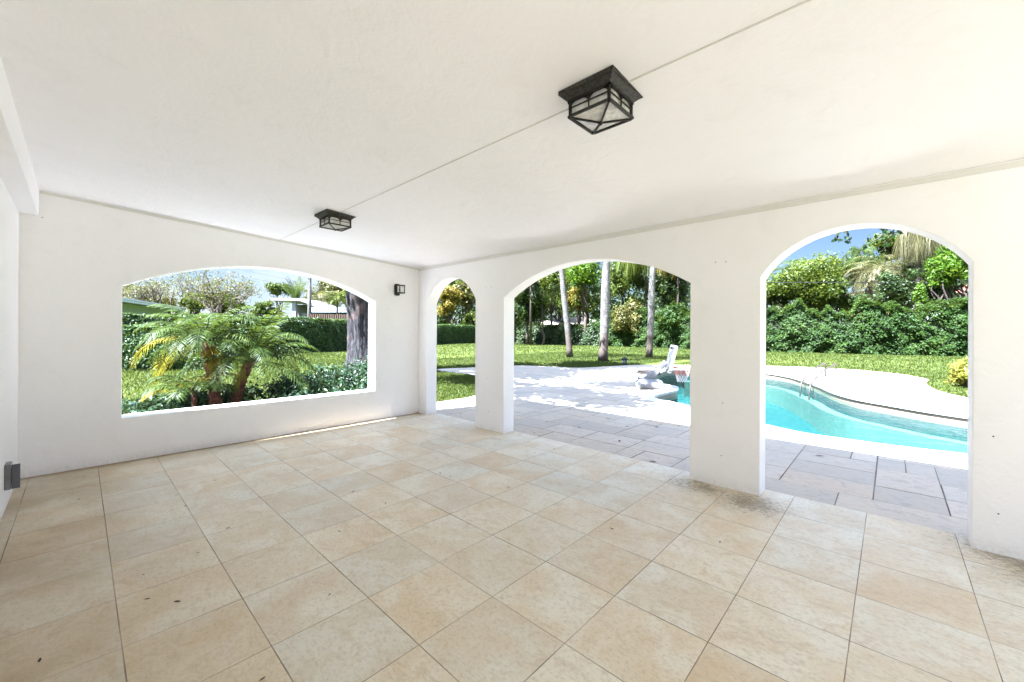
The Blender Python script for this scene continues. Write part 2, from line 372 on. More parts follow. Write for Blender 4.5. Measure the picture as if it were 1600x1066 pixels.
M['terra'] = mat_terra()

# ------------------------------------------------------------------ foliage helpers
def leafquads(C, Nrm, size, aspect=0.5, jitter=0.35, fold=0.0):
    """rhombic leaves, centres C (n,3), rough facing Nrm (n,3)"""
    n = len(C)
    N = Nrm + RNG.normal(0, jitter, (n, 3)); N /= np.linalg.norm(N, axis=1)[:, None] + 1e-9
    R = RNG.normal(0, 1, (n, 3)); U = np.cross(N, R); U /= np.linalg.norm(U, axis=1)[:, None] + 1e-9
    V = np.cross(N, U)
    s = (size * RNG.uniform(0.65, 1.3, n))[:, None] * 0.5
    return np.stack([C - U * s, C - V * s * aspect + N * s * 0.1, C + U * s, C + V * s * aspect + N * s * 0.1], axis=1)

def blobs(center, rad, n, spread=0.62, rmin=0.35, rmax=0.6):
    """positions and radii of the clumps that make up one crown"""
    out = []
    c = np.array(center); r = np.array(rad)
    while len(out) < n:
        p = RNG.uniform(-1, 1, 3)
        if np.linalg.norm(p) > 1: continue
        out.append((c + p * r * spread, r * RNG.uniform(rmin, rmax)))
    return out

def blob_leaves(bl, n, size, aspect=0.5, shell=0.42, jitter=0.5):
    w = np.array([np.prod(b[1]) ** (2 / 3) for b in bl]); w /= w.sum()
    Q = []
    for (c, r), k in zip(bl, RNG.multinomial(n, w)):
        d = RNG.normal(0, 1, (k, 3)); d /= np.linalg.norm(d, axis=1)[:, None] + 1e-9
        f = 1 + 0.22 * np.sin(d[:, 0] * 5.3 + c[0]) * np.sin(d[:, 1] * 4.7 + c[1]) + 0.18 * np.sin(d[:, 2] * 7.1 + c[0] * 3 + d[:, 0] * 3)
        rr = (1 - np.abs(RNG.normal(0, shell, k)) + RNG.exponential(0.07, k)) * f; rr = np.clip(rr, 0.05, 1.45)
        Q.append(leafquads(c + d * r * rr[:, None], d, size, aspect, jitter))
    return np.concatenate(Q)

def limb_path(a, b, wob=0.08, k=5):
    a, b = Vector(a), Vector(b); L = (b - a).length; pts = []
    for i in range(k + 1):
        t = i / k; p = a.lerp(b, t)
        if 0 < i < k: p += Vector(RNG.normal(0, wob * L * 0.5, 3))
        pts.append(p)
    return pts

def tree(px, py, d, hwp, hhp, mat, label, nleaf=3500, size=0.32, nb=9, group='trees beyond the garden', name='tree', trunkx=0, trunkr=0.16, cat='tree', core=True, aspect=0.55, spread=0.62):
    """a crown centred on a line of sight, its real width from its distance"""
    c = at(px, py, d); R = hwp * d / F; H = hhp * d / F
    base = Vector((c.x, c.y, G - 0.05))
    root = empty(name, base, label, cat, group)
    bl = blobs(c - base, (R, R * 0.9, H), int(nb * 1.9) if nb < 18 else nb, spread * 1.15, 0.2, 0.42)
    m = MB(); m.quads(blob_leaves(bl, int(nleaf * 1.7), size, aspect)); 
    m.build('crown', M[mat] if isinstance(mat, str) else mat, root)
    t = MB(); top = c - base; tb = Vector((trunkx, 0, 0))
    fork = tb.lerp(top, 0.45) if top.z > H else Vector((0, 0, top.z * 0.3))
    t.tube([tb, tb.lerp(fork, 0.5), fork], [trunkr * 1.3, trunkr, trunkr * 0.85], 7)
    for (bc, br) in bl[:8]:
        t.tube(limb_path(fork, Vector(bc), 0.12, 4), np.linspace(trunkr * 0.6, trunkr * 0.12, 5).tolist(), 5)
    t.build('trunk', M['bark'], root)
    return root

def frond(m, origin, az, elev, L, droop, leaf, n=34, mi=0, mir=0, width=0.03, vee=0.35, tip=0.35, hang=0.25, side=1.0, rr=0.012):
    """one arching feather frond: a midrib and two rows of thin leaflets"""
    pts = []; T = []
    p = Vector(origin); e = elev; k = 14
    for i in range(k + 1):
        pts.append(p.copy()); d = Vector((math.cos(az) * math.cos(e), math.sin(az) * math.cos(e), math.sin(e))); T.append(d)
        p = p + d * (L / k); e -= droop / k * (0.5 + 1.0 * i / k)
    m.tube(pts, [rr * (1 - 0.8 * i / k) for i in range(k + 1)], 4, mi=mir, cap=False)
    Q = []
    for i in range(n):
        s = 0.16 + 0.84 * (i + 0.5) / n; f = s * k; j = min(int(f), k - 1)
        q = pts[j].lerp(pts[j + 1], f - j); t = T[j].lerp(T[j + 1], f - j).normalized()
        sd = t.cross(Vector((0, 0, 1)))
        if sd.length < 0.05: sd = Vector((math.sin(az), -math.cos(az), 0))
        sd.normalize(); up = sd.cross(t)
        ll = leaf * (math.sin(math.pi * min(1, 0.22 + 0.72 * s)) ** 0.7) * random.uniform(0.85, 1.1)
        for sg in (-1, 1):
            dr = (sd * sg + t * (tip + 0.5 * s) + up * vee + Vector((0, 0, -hang * random.uniform(0.5, 1.5))) + Vector(RNG.normal(0, 0.07, 3))).normalized()
            w = t * width * 0.5
            mid = q + dr * ll * 0.5 + Vector((0, 0, -0.0)); end = q + dr * ll + Vector((0, 0, -ll * hang * 0.5))
            Q.append([q, mid - w, end, mid + w])
    m.quads(np.array([[list(v) for v in q] for q in Q]), mi)

def hedge(pts, h, w, mat, label, n, size, name='hedge', rough=0.08, group=None, topbias=0.3, cat='hedge', wild=0.0):
    """clipped row along pts (ground points): a leafy skin round a twiggy core"""
    base = Vector((pts[0][0], pts[0][1], G - 0.02)); root = empty(name, base, label, cat, group)
    P = [Vector((p[0], p[1], 0)) - Vector((base.x, base.y, 0)) for p in pts]
    core = MB(); Q = []; tot = sum((P[i + 1] - P[i]).length for i in range(len(P) - 1))
    cum = 0.0
    for i in range(len(P) - 1):
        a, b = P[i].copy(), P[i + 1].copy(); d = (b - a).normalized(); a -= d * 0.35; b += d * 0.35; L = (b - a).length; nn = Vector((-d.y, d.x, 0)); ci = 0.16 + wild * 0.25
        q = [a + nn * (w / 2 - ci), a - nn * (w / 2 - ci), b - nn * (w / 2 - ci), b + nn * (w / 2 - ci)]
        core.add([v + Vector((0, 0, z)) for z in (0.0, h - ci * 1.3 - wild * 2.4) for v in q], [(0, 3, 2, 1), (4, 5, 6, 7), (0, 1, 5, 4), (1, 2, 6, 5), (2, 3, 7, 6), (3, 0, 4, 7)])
        k = int(n * L / tot); ns = int(k * h * 2 / (h * 2 + w))
        u = RNG.uniform(-0.01, 1.01, ns) * L; sd = np.where(RNG.random(ns) < 0.5, 1, -1); zu = RNG.uniform(0.01, 1.0, ns)
        tw = lambda q: h + (0.05 + wild * 1.3) * np.sin(q * 1.3) + wild * 1.1 * np.sin(q * 3.1) + wild * 0.7 * np.sin(q * 6.7)
        z = tw(u + cum) * zu
        g = u + cum; cum += L - 0.7
        bump = (0.08 + wild * 0.8) * np.sin(g * 1.9) * np.cos(z * 2.1 + np.sin(g * 0.7) * 2) + (0.07 + wild * 0.6) * np.sin(g * 4.3 + 1.7 * np.sin(z * 3.0)) * np.cos(z * 4.1 + g) + 0.06 + RNG.normal(0, rough, ns)
        off = sd * (w / 2 + bump * 0.8 - 0.02 - (0.10 + wild * 2.2) * zu ** 5)
        A = np.array(a); D = np.array(d); N = np.array(nn)
        C = A + u[:, None] * D + off[:, None] * N; C[:, 2] += z
        nv = N * sd[:, None] + np.array([0, 0, 0.35 + wild]); Q.append(leafquads(C, nv, size, 0.6, 0.45))
        kt = k - ns; u = RNG.uniform(-0.01, 1.01, kt) * L; o2 = RNG.uniform(-0.5, 0.5, kt) * w
        C = A + u[:, None] * D + o2[:, None] * N
        gt = u + cum - (L - 0.7); C[:, 2] += tw(gt) - (np.abs(o2) / w * 2) ** 4 * wild * 1.2 + np.abs(RNG.normal(0, rough * 0.8, kt))
        Q.append(leafquads(C, np.tile(np.array([0, 0, 1.0]), (kt, 1)), size, 0.6, 0.5))
    m = MB(); m.quads(np.concatenate(Q)); m.build('foliage', M[mat], root)
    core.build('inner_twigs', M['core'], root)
    return root
# ------------------------------------------------------------------ flat-plate helper (outline with holes, given thickness)
def plate(mb, loops, fn, w0, w1, mi=0):
    """loops: list of 2D outlines (first outer, rest holes); fn(u, v, w) -> 3D"""
    flat = [Vector((u, v, 0)) for lp in loops for u, v in lp]
    tris = tessellate_polygon([[Vector((u, v, 0)) for u, v in lp] for lp in loops])
    n = len(flat)
    vs = [fn(p.x, p.y, w0) for p in flat] + [fn(p.x, p.y, w1) for p in flat]
    fs = [tuple(t) for t in tris] + [tuple(i + n for i in reversed(t)) for t in tris]
    k = 0
    for lp in loops:
        m = len(lp)
        for i in range(m):
            a, b = k + i, k + (i + 1) % m
            fs.append((a, b, b + n, a + n))
        k += m
    mb.add(vs, fs, mi)
def sheet(mb, loops, z, mi=0):
    flat = [(u, v, z) for lp in loops for u, v in lp]
    tris = tessellate_polygon([[Vector((u, v, 0)) for u, v in lp] for lp in loops])
    fs = []
    for t in tris:
        a, b, c = (flat[i] for i in t)
        ar = (b[0] - a[0]) * (c[1] - a[1]) - (b[1] - a[1]) * (c[0] - a[0])
        fs.append(tuple(t) if ar > 0 else tuple(reversed(t)))
    mb.add(flat, fs, mi)
def fix_normals(o):
    import bmesh
    bm = bmesh.new(); bm.from_mesh(o.data); bmesh.ops.remove_doubles(bm, verts=bm.verts, dist=1e-5)
    bmesh.ops.recalc_face_normals(bm, faces=bm.faces); bm.to_mesh(o.data); bm.free()

def arc(c, hw, z0, rise, n=22, rev=False):
    """points of a segmental arch from c-hw to c+hw springing at z0"""
    R = (hw * hw + rise * rise) / (2 * rise); pts = []
    for i in range(n + 1):
        u = -hw + 2 * hw * i / n
        # even spacing along the angle
        a0 = math.asin(min(1, hw / R)); a = -a0 + 2 * a0 * i / n
        if rise > hw: a = a
        u = R * math.sin(a); pts.append((c + u, z0 + R * math.cos(a) - (R - rise)))
    return pts[::-1] if rev else pts

CA, CB = 2.925, 0.057
def zc(x): return CA - CB * x
YW, XW, XH = 6.40, 4.30, -0.42          # inner faces: window wall, arcade wall, house wall
TW = 0.25; YB = -3.0                    # wall thickness, unseen end behind the viewer, left open for light

porch = empty('covered_porch', (2.0, 2.3, 0), 'white plastered covered porch with three open arches facing the pool', 'porch')
def under(o, par):                       # parent while keeping the world position
    o.parent = par; o.matrix_parent_inverse = Matrix.Translation(-Vector(par.location)); return o

# arcade wall (u = y, v = z)
out = [(YB, -0.2)]
arches = [(-0.42, 0.88, 2.02, 0.375), (1.51, 4.195, 2.02, 0.39), (4.825, 6.15, 2.02, 0.41)]
for y0, y1, zs, rs in arches:
    out.append((y0, -0.2)); out += arc((y0 + y1) / 2, (y1 - y0) / 2, zs, rs); out.append((y1, -0.2))
out += [(YW + 0.26, -0.2), (YW + 0.26, zc(XW) + 0.04), (YB, zc(XW) + 0.04)]
mb = MB(); plate(mb, [out], lambda u, v, w: (w, u, v), XW, XW + 0.23)
aw = under(mb.build('arcade_wall', M['wall'], bevel=0.007), porch); fix_normals(aw)
tag(aw, 'white wall pierced by one narrow and two wide arches')
# window wall (u = x)
o2 = [(XH - 3.0, -0.2), (XW, -0.2), (XW, zc(XW) + 0.04), (XH - 3.0, zc(XH - 3.0) + 0.04)]
hole = [(0.33, 0.50)] + arc((0.33 + 3.44) / 2, (3.44 - 0.33) / 2, 2.01, 0.385, 30) + [(3.44, 0.50)]
mb = MB(); plate(mb, [o2, hole], lambda u, v, w: (u, w, v), YW, YW + 0.26)
ww = under(mb.build('window_wall', M['wall'], bevel=0.007), porch); fix_normals(ww)
tag(ww, 'white wall with the wide low arched opening onto the garden')
mb = MB(); mb.box(XH - 0.2, XH, YB, YW - 0.001, -0.2, zc(XH) + 0.03)
under(mb.build('house_wall', M['wall']), porch)
# sloping ceiling slab and roof
mb = MB()
def slab(x0, x1, y0, y1, t0, t1):
    vs = [(x, y, zc(x) + t) for t in (t0, t1) for y in (y0, y1) for x in (x0, x1)]
    mb.add(vs, [(0, 2, 3, 1), (4, 5, 7, 6), (0, 1, 5, 4), (2, 6, 7, 3), (0, 4, 6, 2), (1, 3, 7, 5)])
slab(XH - 1.2, 5.42, YB, YW + 0.30, 0, 0.14); under(mb.build('ceiling', M['ceil']), porch)
mb = MB(); slab(XH - 1.3, 5.50, YB - 0.05, YW + 0.33, 0.142, 0.20); under(mb.build('roof', M['concrete']), porch)
mb = MB()
mb.add([(x, y, z) for (x, z) in ((XH, 2.672), (-0.29, 2.672), (-0.29, zc(-0.29) + 0.02), (XH, zc(XH) + 0.02)) for y in (YB, YW)],
       [(0, 1, 3, 2), (2, 3, 5, 4), (4, 5, 7, 6), (6, 7, 1, 0), (0, 2, 4, 6), (1, 7, 5, 3)])
bm_ = under(mb.build('ceiling_beam', M['wall'], bevel=0.006), porch); fix_normals(bm_)
# trims: narrow battens where ceiling meets the walls, and over the ceiling seam
mb = MB(); zt = zc(XW)
mb.box(XW - 0.012, XW + 0.002, YB + 0.03, YW - 0.0, zt - 0.052, zt - 0.012)
under(mb.build('cornice_batten', M['trim']), porch)
mb = MB()
mb.add([(x, y, zc(x) + t) for t in (-0.035, -0.010) for y in (YW - 0.009, YW + 0.002) for x in (-0.288, XW - 0.015)],
       [(0, 2, 3, 1), (4, 5, 7, 6), (0, 1, 5, 4), (2, 6, 7, 3), (0, 4, 6, 2), (1, 3, 7, 5)])
under(mb.build('cornice_batten', M['trim']), porch)
mb = MB()
def seam(x, w, y0, y1, d=0.005):
    mb.add([(xx, y, zc(xx) + t) for t in (-d, 0.002) for y in (y0, y1) for xx in (x - w / 2, x + w / 2)],
           [(0, 2, 3, 1), (4, 5, 7, 6), (0, 1, 5, 4), (2, 6, 7, 3), (0, 4, 6, 2), (1, 3, 7, 5)])
seam(1.955, 0.009, YB, YW - 0.01, 0.004); under(mb.build('ceiling_seam', M['trim']), porch)
# old screw holes left in the walls
mb = MB()
def hole_at(p, nrm):
    mb = MB(); n = Vector(nrm); x = n.orthogonal().normalized(); y = n.cross(x); p = Vector(p) + n * 0.0015
    mb.add([p + (x * math.cos(a) + y * math.sin(a)) * 0.0052 for a in np.linspace(0, 2 * math.pi, 8)[:-1]] , [tuple(range(7))])
    under(mb.build('screw_hole', M['bark']), porch)
def onX(px, py, X): r = ray(px, py); return Vector((0, 0, EYE)) + r * (X / r.x)
def onY(px, py, Y): r = ray(px, py); return Vector((0, 0, EYE)) + r * (Y / r.y)
for q in ((759, 449), (768, 449), (762, 591), (764, 643), (1129, 630), (1127, 712), (1552, 682), (1560, 803), (1118, 410), (1134, 409), (663, 590), (660, 621), (662, 633)):
    hole_at(onX(*q, XW), (-1, 0, 0))
for q in ((610, 532), (608, 577), (606, 483), (648, 515), (66, 340)): hole_at(onY(*q, YW), (0, -1, 0))

# ------------------------------------------------------------------ porch floor
mb = MB(); mb.box(XH - 3.2, 4.526, -5.0, YW + 0.02, -0.16, 0.0)
side = MB(); side.box(-14, XH - 3.205, -12, 12, -0.2, -0.02); so_ = side.build('bounce_paving', M['coping']); tag(so_, 'added unseen pale paving that bounces light beside the porch', None, None, 'structure')  # unseen pale ground added to bounce sunlight towards the porch
fl = mb.build('floor', M['tile'], bevel=0.004); tag(fl, 'beige stone tile floor of the covered porch', None, None, 'structure')

# ------------------------------------------------------------------ pool outline, deck outline
def smooth_loop(pts, k=6):
    n = len(pts); out = []
    for i in range(n):
        p0, p1, p2, p3 = (np.array(pts[(i + j) % n], float) for j in (-1, 0, 1, 2))
        for s in range(k):
            t = s / k
            out.append(tuple(0.5 * ((2 * p1) + (-p0 + p2) * t + (2 * p0 - 5 * p1 + 4 * p2 - p3) * t * t + (-p0 + 3 * p1 - 3 * p2 + p3) * t ** 3)))
    return out
def area(lp): return 0.5 * sum(lp[i][0] * lp[(i + 1) % len(lp)][1] - lp[(i + 1) % len(lp)][0] * lp[i][1] for i in range(len(lp)))
def offset(lp, d):
    n = len(lp); out = []; sgn = 1 if area(lp) > 0 else -1
    for i in range(n):
        a, b = np.array(lp[i - 1]), np.array(lp[(i + 1) % n]); t = b - a; t = t / (np.linalg.norm(t) + 1e-9)
        out.append((lp[i][0] + sgn * t[1] * d, lp[i][1] - sgn * t[0] * d))
    return out
POOL0 = [(7.95, -1.6), (7.72, -0.72), (7.60, -0.05), (7.57, 0.5), (7.60, 1.0), (7.84, 1.55), (8.35, 2.35), (8.83, 3.1), (9.0, 3.6), (9.2, 4.02), (9.55, 4.2),
         (10.3, 4.22), (11.1, 4.25), (11.75, 4.55), (12.0, 5.15), (12.7, 5.75), (14.0, 6.25), (15.6, 6.6), (16.9, 6.75), (18.1, 6.0), (18.75, 4.8), (18.5, 3.6),
         (17.5, 2.65), (16.1, 1.98), (14.9, 1.5), (13.7, 1.1), (12.75, 0.6), (12.15, -0.05), (11.7, -0.6), (11.3, -1.3), (10.7, -2.2), (9.6, -2.7), (8.5, -2.4)]
POOL = smooth_loop(POOL0, 5)
DECK0 = [(4.50, -7), (10, -7), (12.2, -4.5), (13.3, -2.3), (14.7, -1.40), (15.9, -0.98), (17.0, -0.85), (18.4, -0.8), (19.6, -0.92), (20.7, -0.7), (21.8, -0.12), (22.7, 0.9), (22.9, 1.9),
         (22.8, 3.2), (22.3, 4.4), (21.2, 5.9), (20.0, 7.1), (18.6, 8.75), (16.7, 9.4), (14.9, 10.0), (14.5, 11.4), (13.8, 12.7), (12.6, 13.1), (11.4, 13.35), (10.3, 13.7), (9.65, 13.1),
         (9.55, 11.9), (9.45, 10.7), (8.6, 9.4), (7.5, 8.0), (6.5, 7.3), (5.45, 7.22), (4.50, 7.2)]
def insides(lp, X, Y):
    X = np.asarray(X); Y = np.asarray(Y); r = np.zeros(X.shape, bool); n = len(lp)
    for i in range(n):
        x1, y1 = lp[i]; x2, y2 = lp[(i + 1) % n]
        c = ((y1 > Y) != (y2 > Y)) & (X < (x2 - x1) * (Y - y1) / (y2 - y1 + 1e-12) + x1); r ^= c
    return r
DECK = [DECK0[0], DECK0[1]] + [p for p in smooth_loop(DECK0, 4)[8:-8]] + [DECK0[-2], DECK0[-1]]
# earth and lawn as one sheet out to the horizon, cut out for the pool
BIG = [(-400, -400), (400, -400), (400, 400), (-400, 400)]
mb = MB(); sheet(mb, [BIG, list(reversed(offset(POOL, 0.1))) if area(POOL) > 0 else offset(POOL, 0.1)], LAWN)
g = mb.build('lawn', M['lawn']); tag(g, 'sunny green lawn around the pool deck', None, None, 'structure')
# grass blades where the lawn comes close
def blades(region, n, inside, h=0.06):
    x = RNG.uniform(region[0], region[1], n); y = RNG.uniform(region[2], region[3], n)
    k = inside(x, y); x, y = x[k], y[k]; n = len(x)
    a = RNG.uniform(0, 6.28, n); w = RNG.uniform(0.006, 0.012, n) * (1 + 0.05 * np.hypot(x, y)); hh = h * RNG.uniform(0.5, 1.3, n)
    lx, ly = RNG.normal(0, 0.4, n) * hh, RNG.normal(0, 0.4, n) * hh
    B = np.stack([x, y, np.full(n, LAWN)], 1); W = np.stack([np.cos(a) * w, np.sin(a) * w, np.zeros(n)], 1); T = np.stack([lx, ly, hh], 1)
    return np.stack([B - W, B + W, B + T * 0.7 + W * 0.6, B + T], axis=1)
OUTD = lambda x, y: ~insides(DECK, x, y)
mb = MB()
mb.quads(blades((4.6, 12.5, 7.1, 15), 52000, OUTD)); mb.quads(blades((10, 27, 9, 19), 46000, OUTD)); mb.quads(blades((13, 25, -3.5, 8), 34000, OUTD, 0.05))
mb.quads(blades((-4.0, 12, 9.3, 22), 46000, OUTD, 0.07)); mb.quads(blades((10, 45, 18, 45), 30000, OUTD, 0.10)); mb.quads(blades((25, 42, -10, 19), 30000, OUTD, 0.09)); mb.quads(blades((-3, 12, 20, 36), 22000, OUTD, 0.10))
tag(mb.build('grass_blades', M['blade']), 'short grass blades of the lawn along the deck edge', 'grass', None, 'stuff')

mb = MB(); ZJ = G - 0.006
sheet(mb, [offset(DECK, 0.02), list(reversed(offset(POOL, 0.08)))], ZJ)
tag(mb.build('deck_bed', M['joint']), 'sandy bed showing in the joints between the deck pavers', None, None, 'structure')
# pavers: random French-pattern packing on a 24.5 cm unit
U = 0.245; X0_, Y0_ = 4.53, -7.0 + 0.01
nx, ny = int(19 / U), int(21.5 / U); occ = np.zeros((nx, ny), bool); rects = []
rr_ = random.Random(5)
sizes = [(2, 3), (3, 2), (2, 2), (1, 2), (2, 1), (1, 1), (2, 4)]
for i in range(nx):
    for j in range(ny):
        if occ[i, j]: continue
        for s in rr_.sample(sizes, len(sizes)) if rr_.random() < 0.55 else sizes:
            if i + s[0] <= nx and j + s[1] <= ny and not occ[i:i + s[0], j:j + s[1]].any():
                occ[i:i + s[0], j:j + s[1]] = True; rects.append((i, j, *s)); break
V = []; Fc = []; Sh = []
POUT = offset(POOL, 0.20); jg = 0.0052
def addq(x0, x1, y0, y1, z, sh):
    k = len(V); V.extend([(x0, y0, z), (x1, y0, z), (x1, y1, z), (x0, y1, z)]); Fc.append((k, k + 1, k + 2, k + 3)); Sh.append(sh)
for (i, j, a, b) in rects:
    x0, y0 = X0_ + i * U + jg, Y0_ + j * U + jg; x1, y1 = x0 + a * U - 2 * jg * rr_.uniform(0.6, 1.3), y0 + b * U - 2 * jg * rr_.uniform(0.6, 1.3)
    sh = rr_.random(); z = G + rr_.uniform(-0.0012, 0.0012)
    gx = np.linspace(x0, x1, 4); gy = np.linspace(y0, y1, 4); GX, GY = np.meshgrid(gx, gy)
    din = insides(DECK, GX.ravel(), GY.ravel()); pin = insides(POUT, GX.ravel(), GY.ravel())
    if din.all() and not pin.any(): addq(x0, x1, y0, y1, z, sh)
    elif not din.any() or pin.all(): continue
    else:
        na, nb_ = a * 6, b * 6; cx = np.linspace(x0, x1, na + 1); cy = np.linspace(y0, y1, nb_ + 1)
        MX, MY = np.meshgrid((cx[:-1] + cx[1:]) / 2, (cy[:-1] + cy[1:]) / 2, indexing='ij')
        ok = insides(DECK, MX, MY) & ~insides(POUT, MX, MY)
        for p in range(na):
            for q in range(nb_):
                if ok[p, q]: addq(cx[p], cx[p + 1], cy[q], cy[q + 1], z, sh)
me = bpy.data.meshes.new('pool_deck'); me.from_pydata(V, [], Fc); me.materials.append(M['paver'])
at_ = me.attributes.new('shade', 'FLOAT', 'FACE'); at_.data.foreach_set('value', Sh); me.update()
dk = bpy.data.objects.new('pool_deck', me); COL.objects.link(dk); tag(dk, 'cream travertine paver deck around the pool', None, None, 'structure')

# ------------------------------------------------------------------ pool
pool = empty('swimming_pool', (13, 2, G), 'free-form swimming pool with turquoise water and pale stone coping', 'pool')
def pool_part(mb, name, mats, smooth_fix=False):
    return under(mb.build(name, mats), pool)
mb = MB(); inn = offset(POOL, -0.035); outr = offset(POOL, 0.34); n = len(POOL)
zt_, zb_ = G + 0.012, G - 0.045
for i in range(n):
    j = (i + 1) % n
    mb.add([(*inn[i], zt_), (*inn[j], zt_), (*outr[j], zt_), (*outr[i], zt_), (*inn[i], zb_), (*inn[j], zb_), (*outr[j], zb_), (*outr[i], zb_)],
           [(0, 3, 2, 1), (0, 1, 5, 4), (3, 7, 6, 2), (4, 5, 6, 7)])
cop = pool_part(mb, 'coping', M['coping'])
mb = MB()
for i in range(n):
    j = (i + 1) % n
    mb.add([(*POOL[i], zb_ + 0.002), (*POOL[j], zb_ + 0.002), (*POOL[j], -0.29), (*POOL[i], -0.29)], [(0, 1, 2, 3)])
pool_part(mb, 'waterline_tiles', M['tileband'])
def mat_plaster():
    t = NT('aqua_pool_plaster'); P = t.geo('Position')
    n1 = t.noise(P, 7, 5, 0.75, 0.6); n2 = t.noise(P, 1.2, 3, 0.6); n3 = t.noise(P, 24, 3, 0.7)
    c = t.mix(t.sstep(n1, 0.38, 0.62), (0.006, 0.042, 0.046), (0.018, 0.062, 0.060))  # pebble speckle, plus mottle painted into the colour for water caustics
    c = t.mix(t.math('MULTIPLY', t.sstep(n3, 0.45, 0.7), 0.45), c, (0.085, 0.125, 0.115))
    c = t.mix(t.math('MULTIPLY', t.sstep(n2, 0.35, 0.7), 0.35), c, (0.005, 0.036, 0.045))
    t.bsdf(c, 0.7, n1, 0.3, 0.01, spec=0.2); return t.mat
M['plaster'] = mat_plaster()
M['ledge'] = m_simple('pale_pool_ledge', (0.085, 0.135, 0.12), 0.7, var=0.1, scale=9)
mb = MB(); DEEP = -1.25
lv = [(offset(POOL, 0.0), -0.27), (offset(POOL, -0.02), -0.80), (offset(POOL, -0.16), -1.05), (offset(POOL, -0.40), DEEP)]
for (a, za), (b, zb) in zip(lv[:-1], lv[1:]):
    for i in range(n):
        j = (i + 1) % n; mb.add([(*a[i], za), (*a[j], za), (*b[j], zb), (*b[i], zb)], [(0, 1, 2, 3)], smooth=True)
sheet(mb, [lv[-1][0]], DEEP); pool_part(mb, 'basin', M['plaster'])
# shallow bench beside the peninsula, and a step line along the far side
mb = MB()
bench = [(8.9, 3.3), (9.2, 4.03), (9.6, 4.22), (10.4, 4.24), (11.2, 4.30), (11.3, 3.9), (10.9, 3.3), (10.1, 2.95), (9.3, 2.8), (8.7, 2.75)]
plate(mb, [bench], lambda u, v, w: (u, v, w), -0.45, -1.24); pool_part(mb, 'bench', M['ledge'])
mb = MB(); far = list(range(92, n))
fi = offset(POOL, 0.0); f2 = offset(POOL, -0.28)
for i in far[:-1]:
    j = i + 1
    if j >= n: continue
    mb.add([(*fi[i], -0.52), (*fi[j], -0.52), (*f2[j], -0.52), (*f2[i], -0.52), (*f2[j], -1.2), (*f2[i], -1.2)], [(0, 1, 2, 3), (3, 2, 4, 5)])
pool_part(mb, 'step', M['ledge'])
def mat_water():
    t = NT('clear_pool_water'); P = t.geo('Position')
    n1 = t.noise(P, 3.2, 3, 0.55, 0.6); n2 = t.noise(P, 12, 3, 0.6, 0.4)
    h = t.math('ADD', n1, t.math('MULTIPLY', n2, 0.25))
    b = t.n('ShaderNodeBump'); b.inputs['Strength'].default_value = 0.28; b.inputs['Distance'].default_value = 0.08; t.l(h, b.inputs['Height'])
    gl = t.n('ShaderNodeBsdfGlossy'); gl.inputs['Roughness'].default_value = 0.03; t.l(b.outputs[0], gl.inputs['Normal'])
    tr = t.n('ShaderNodeBsdfTransparent'); tr.inputs[0].default_value = (0.70, 0.94, 0.92, 1)
    fr = t.n('ShaderNodeFresnel'); fr.inputs[0].default_value = 1.33; t.l(b.outputs[0], fr.inputs['Normal'])
    mx = t.n('ShaderNodeMixShader'); t.l(t.math('MULTIPLY', fr.outputs[0], 0.6), mx.inputs[0]); t.l(tr.outputs[0], mx.inputs[1]); t.l(gl.outputs[0], mx.inputs[2])
    t.l(mx.outputs[0], t.out.inputs[0]); return t.mat
M['water'] = mat_water()
mb = MB(); sheet(mb, [offset(POOL, -0.002)], -0.185)
w = mb.build('water', M['water']); tag(w, 'turquoise rippled pool water', None, None, 'structure')

# ladder: two bent steel rails from deck into the water
def rail_pts(p_deck, p_edge):
    a, b = Vector(p_deck), Vector(p_edge); d = (b - a); d.z = 0; L = d.length; d.normalize()
    prof = [(0, 0), (0, 0.32), (0.04, 0.43), (0.13, 0.49), (0.26, 0.49), (0.42, 0.44), (L * 0.62, 0.27), (L * 0.92, 0.03), (L + 0.02, -0.10), (L + 0.1, -0.35), (L + 0.12, -0.6)]
    return [Vector((a.x, a.y, G)) + d * u + Vector((0, 0, z)) for u, z in prof]
ladder = empty('pool_ladder', ongr(1298, 590), 'bent steel handrails of the ladder on the far pool edge', 'ladder')
for pd, pe in (((1289.5, 588), (1252, 596)), ((1306, 589.5), (1266, 600))):
    mb = MB(); pts = rail_pts(ongr(*pd), ongr(*pe)); sm = []
    for i in range(len(pts) - 1):
        p0, p1, p2, p3 = pts[max(i - 1, 0)], pts[i], pts[i + 1], pts[min(i + 2, len(pts) - 1)]
        for s in range(4):
            q = s / 4; sm.append(0.5 * ((2 * p1) + (p2 - p0) * q + (2 * p0 - 5 * p1 + 4 * p2 - p3) * q * q + (-p0 + 3 * p1 - 3 * p2 + p3) * q ** 3))
    mb.tube(sm, 0.026, 10); r = under(mb.build('handrail', M['steel']), ladder)
    mb = MB(); c0 = pts[0]; mb.tube([c0, c0 + Vector((0, 0, 0.02))], 0.07, 14); f = mb.build('flange', M['steel']); f.parent = r; f.matrix_parent_inverse = r.matrix_world.inverted() if False else Matrix.Identity(4)
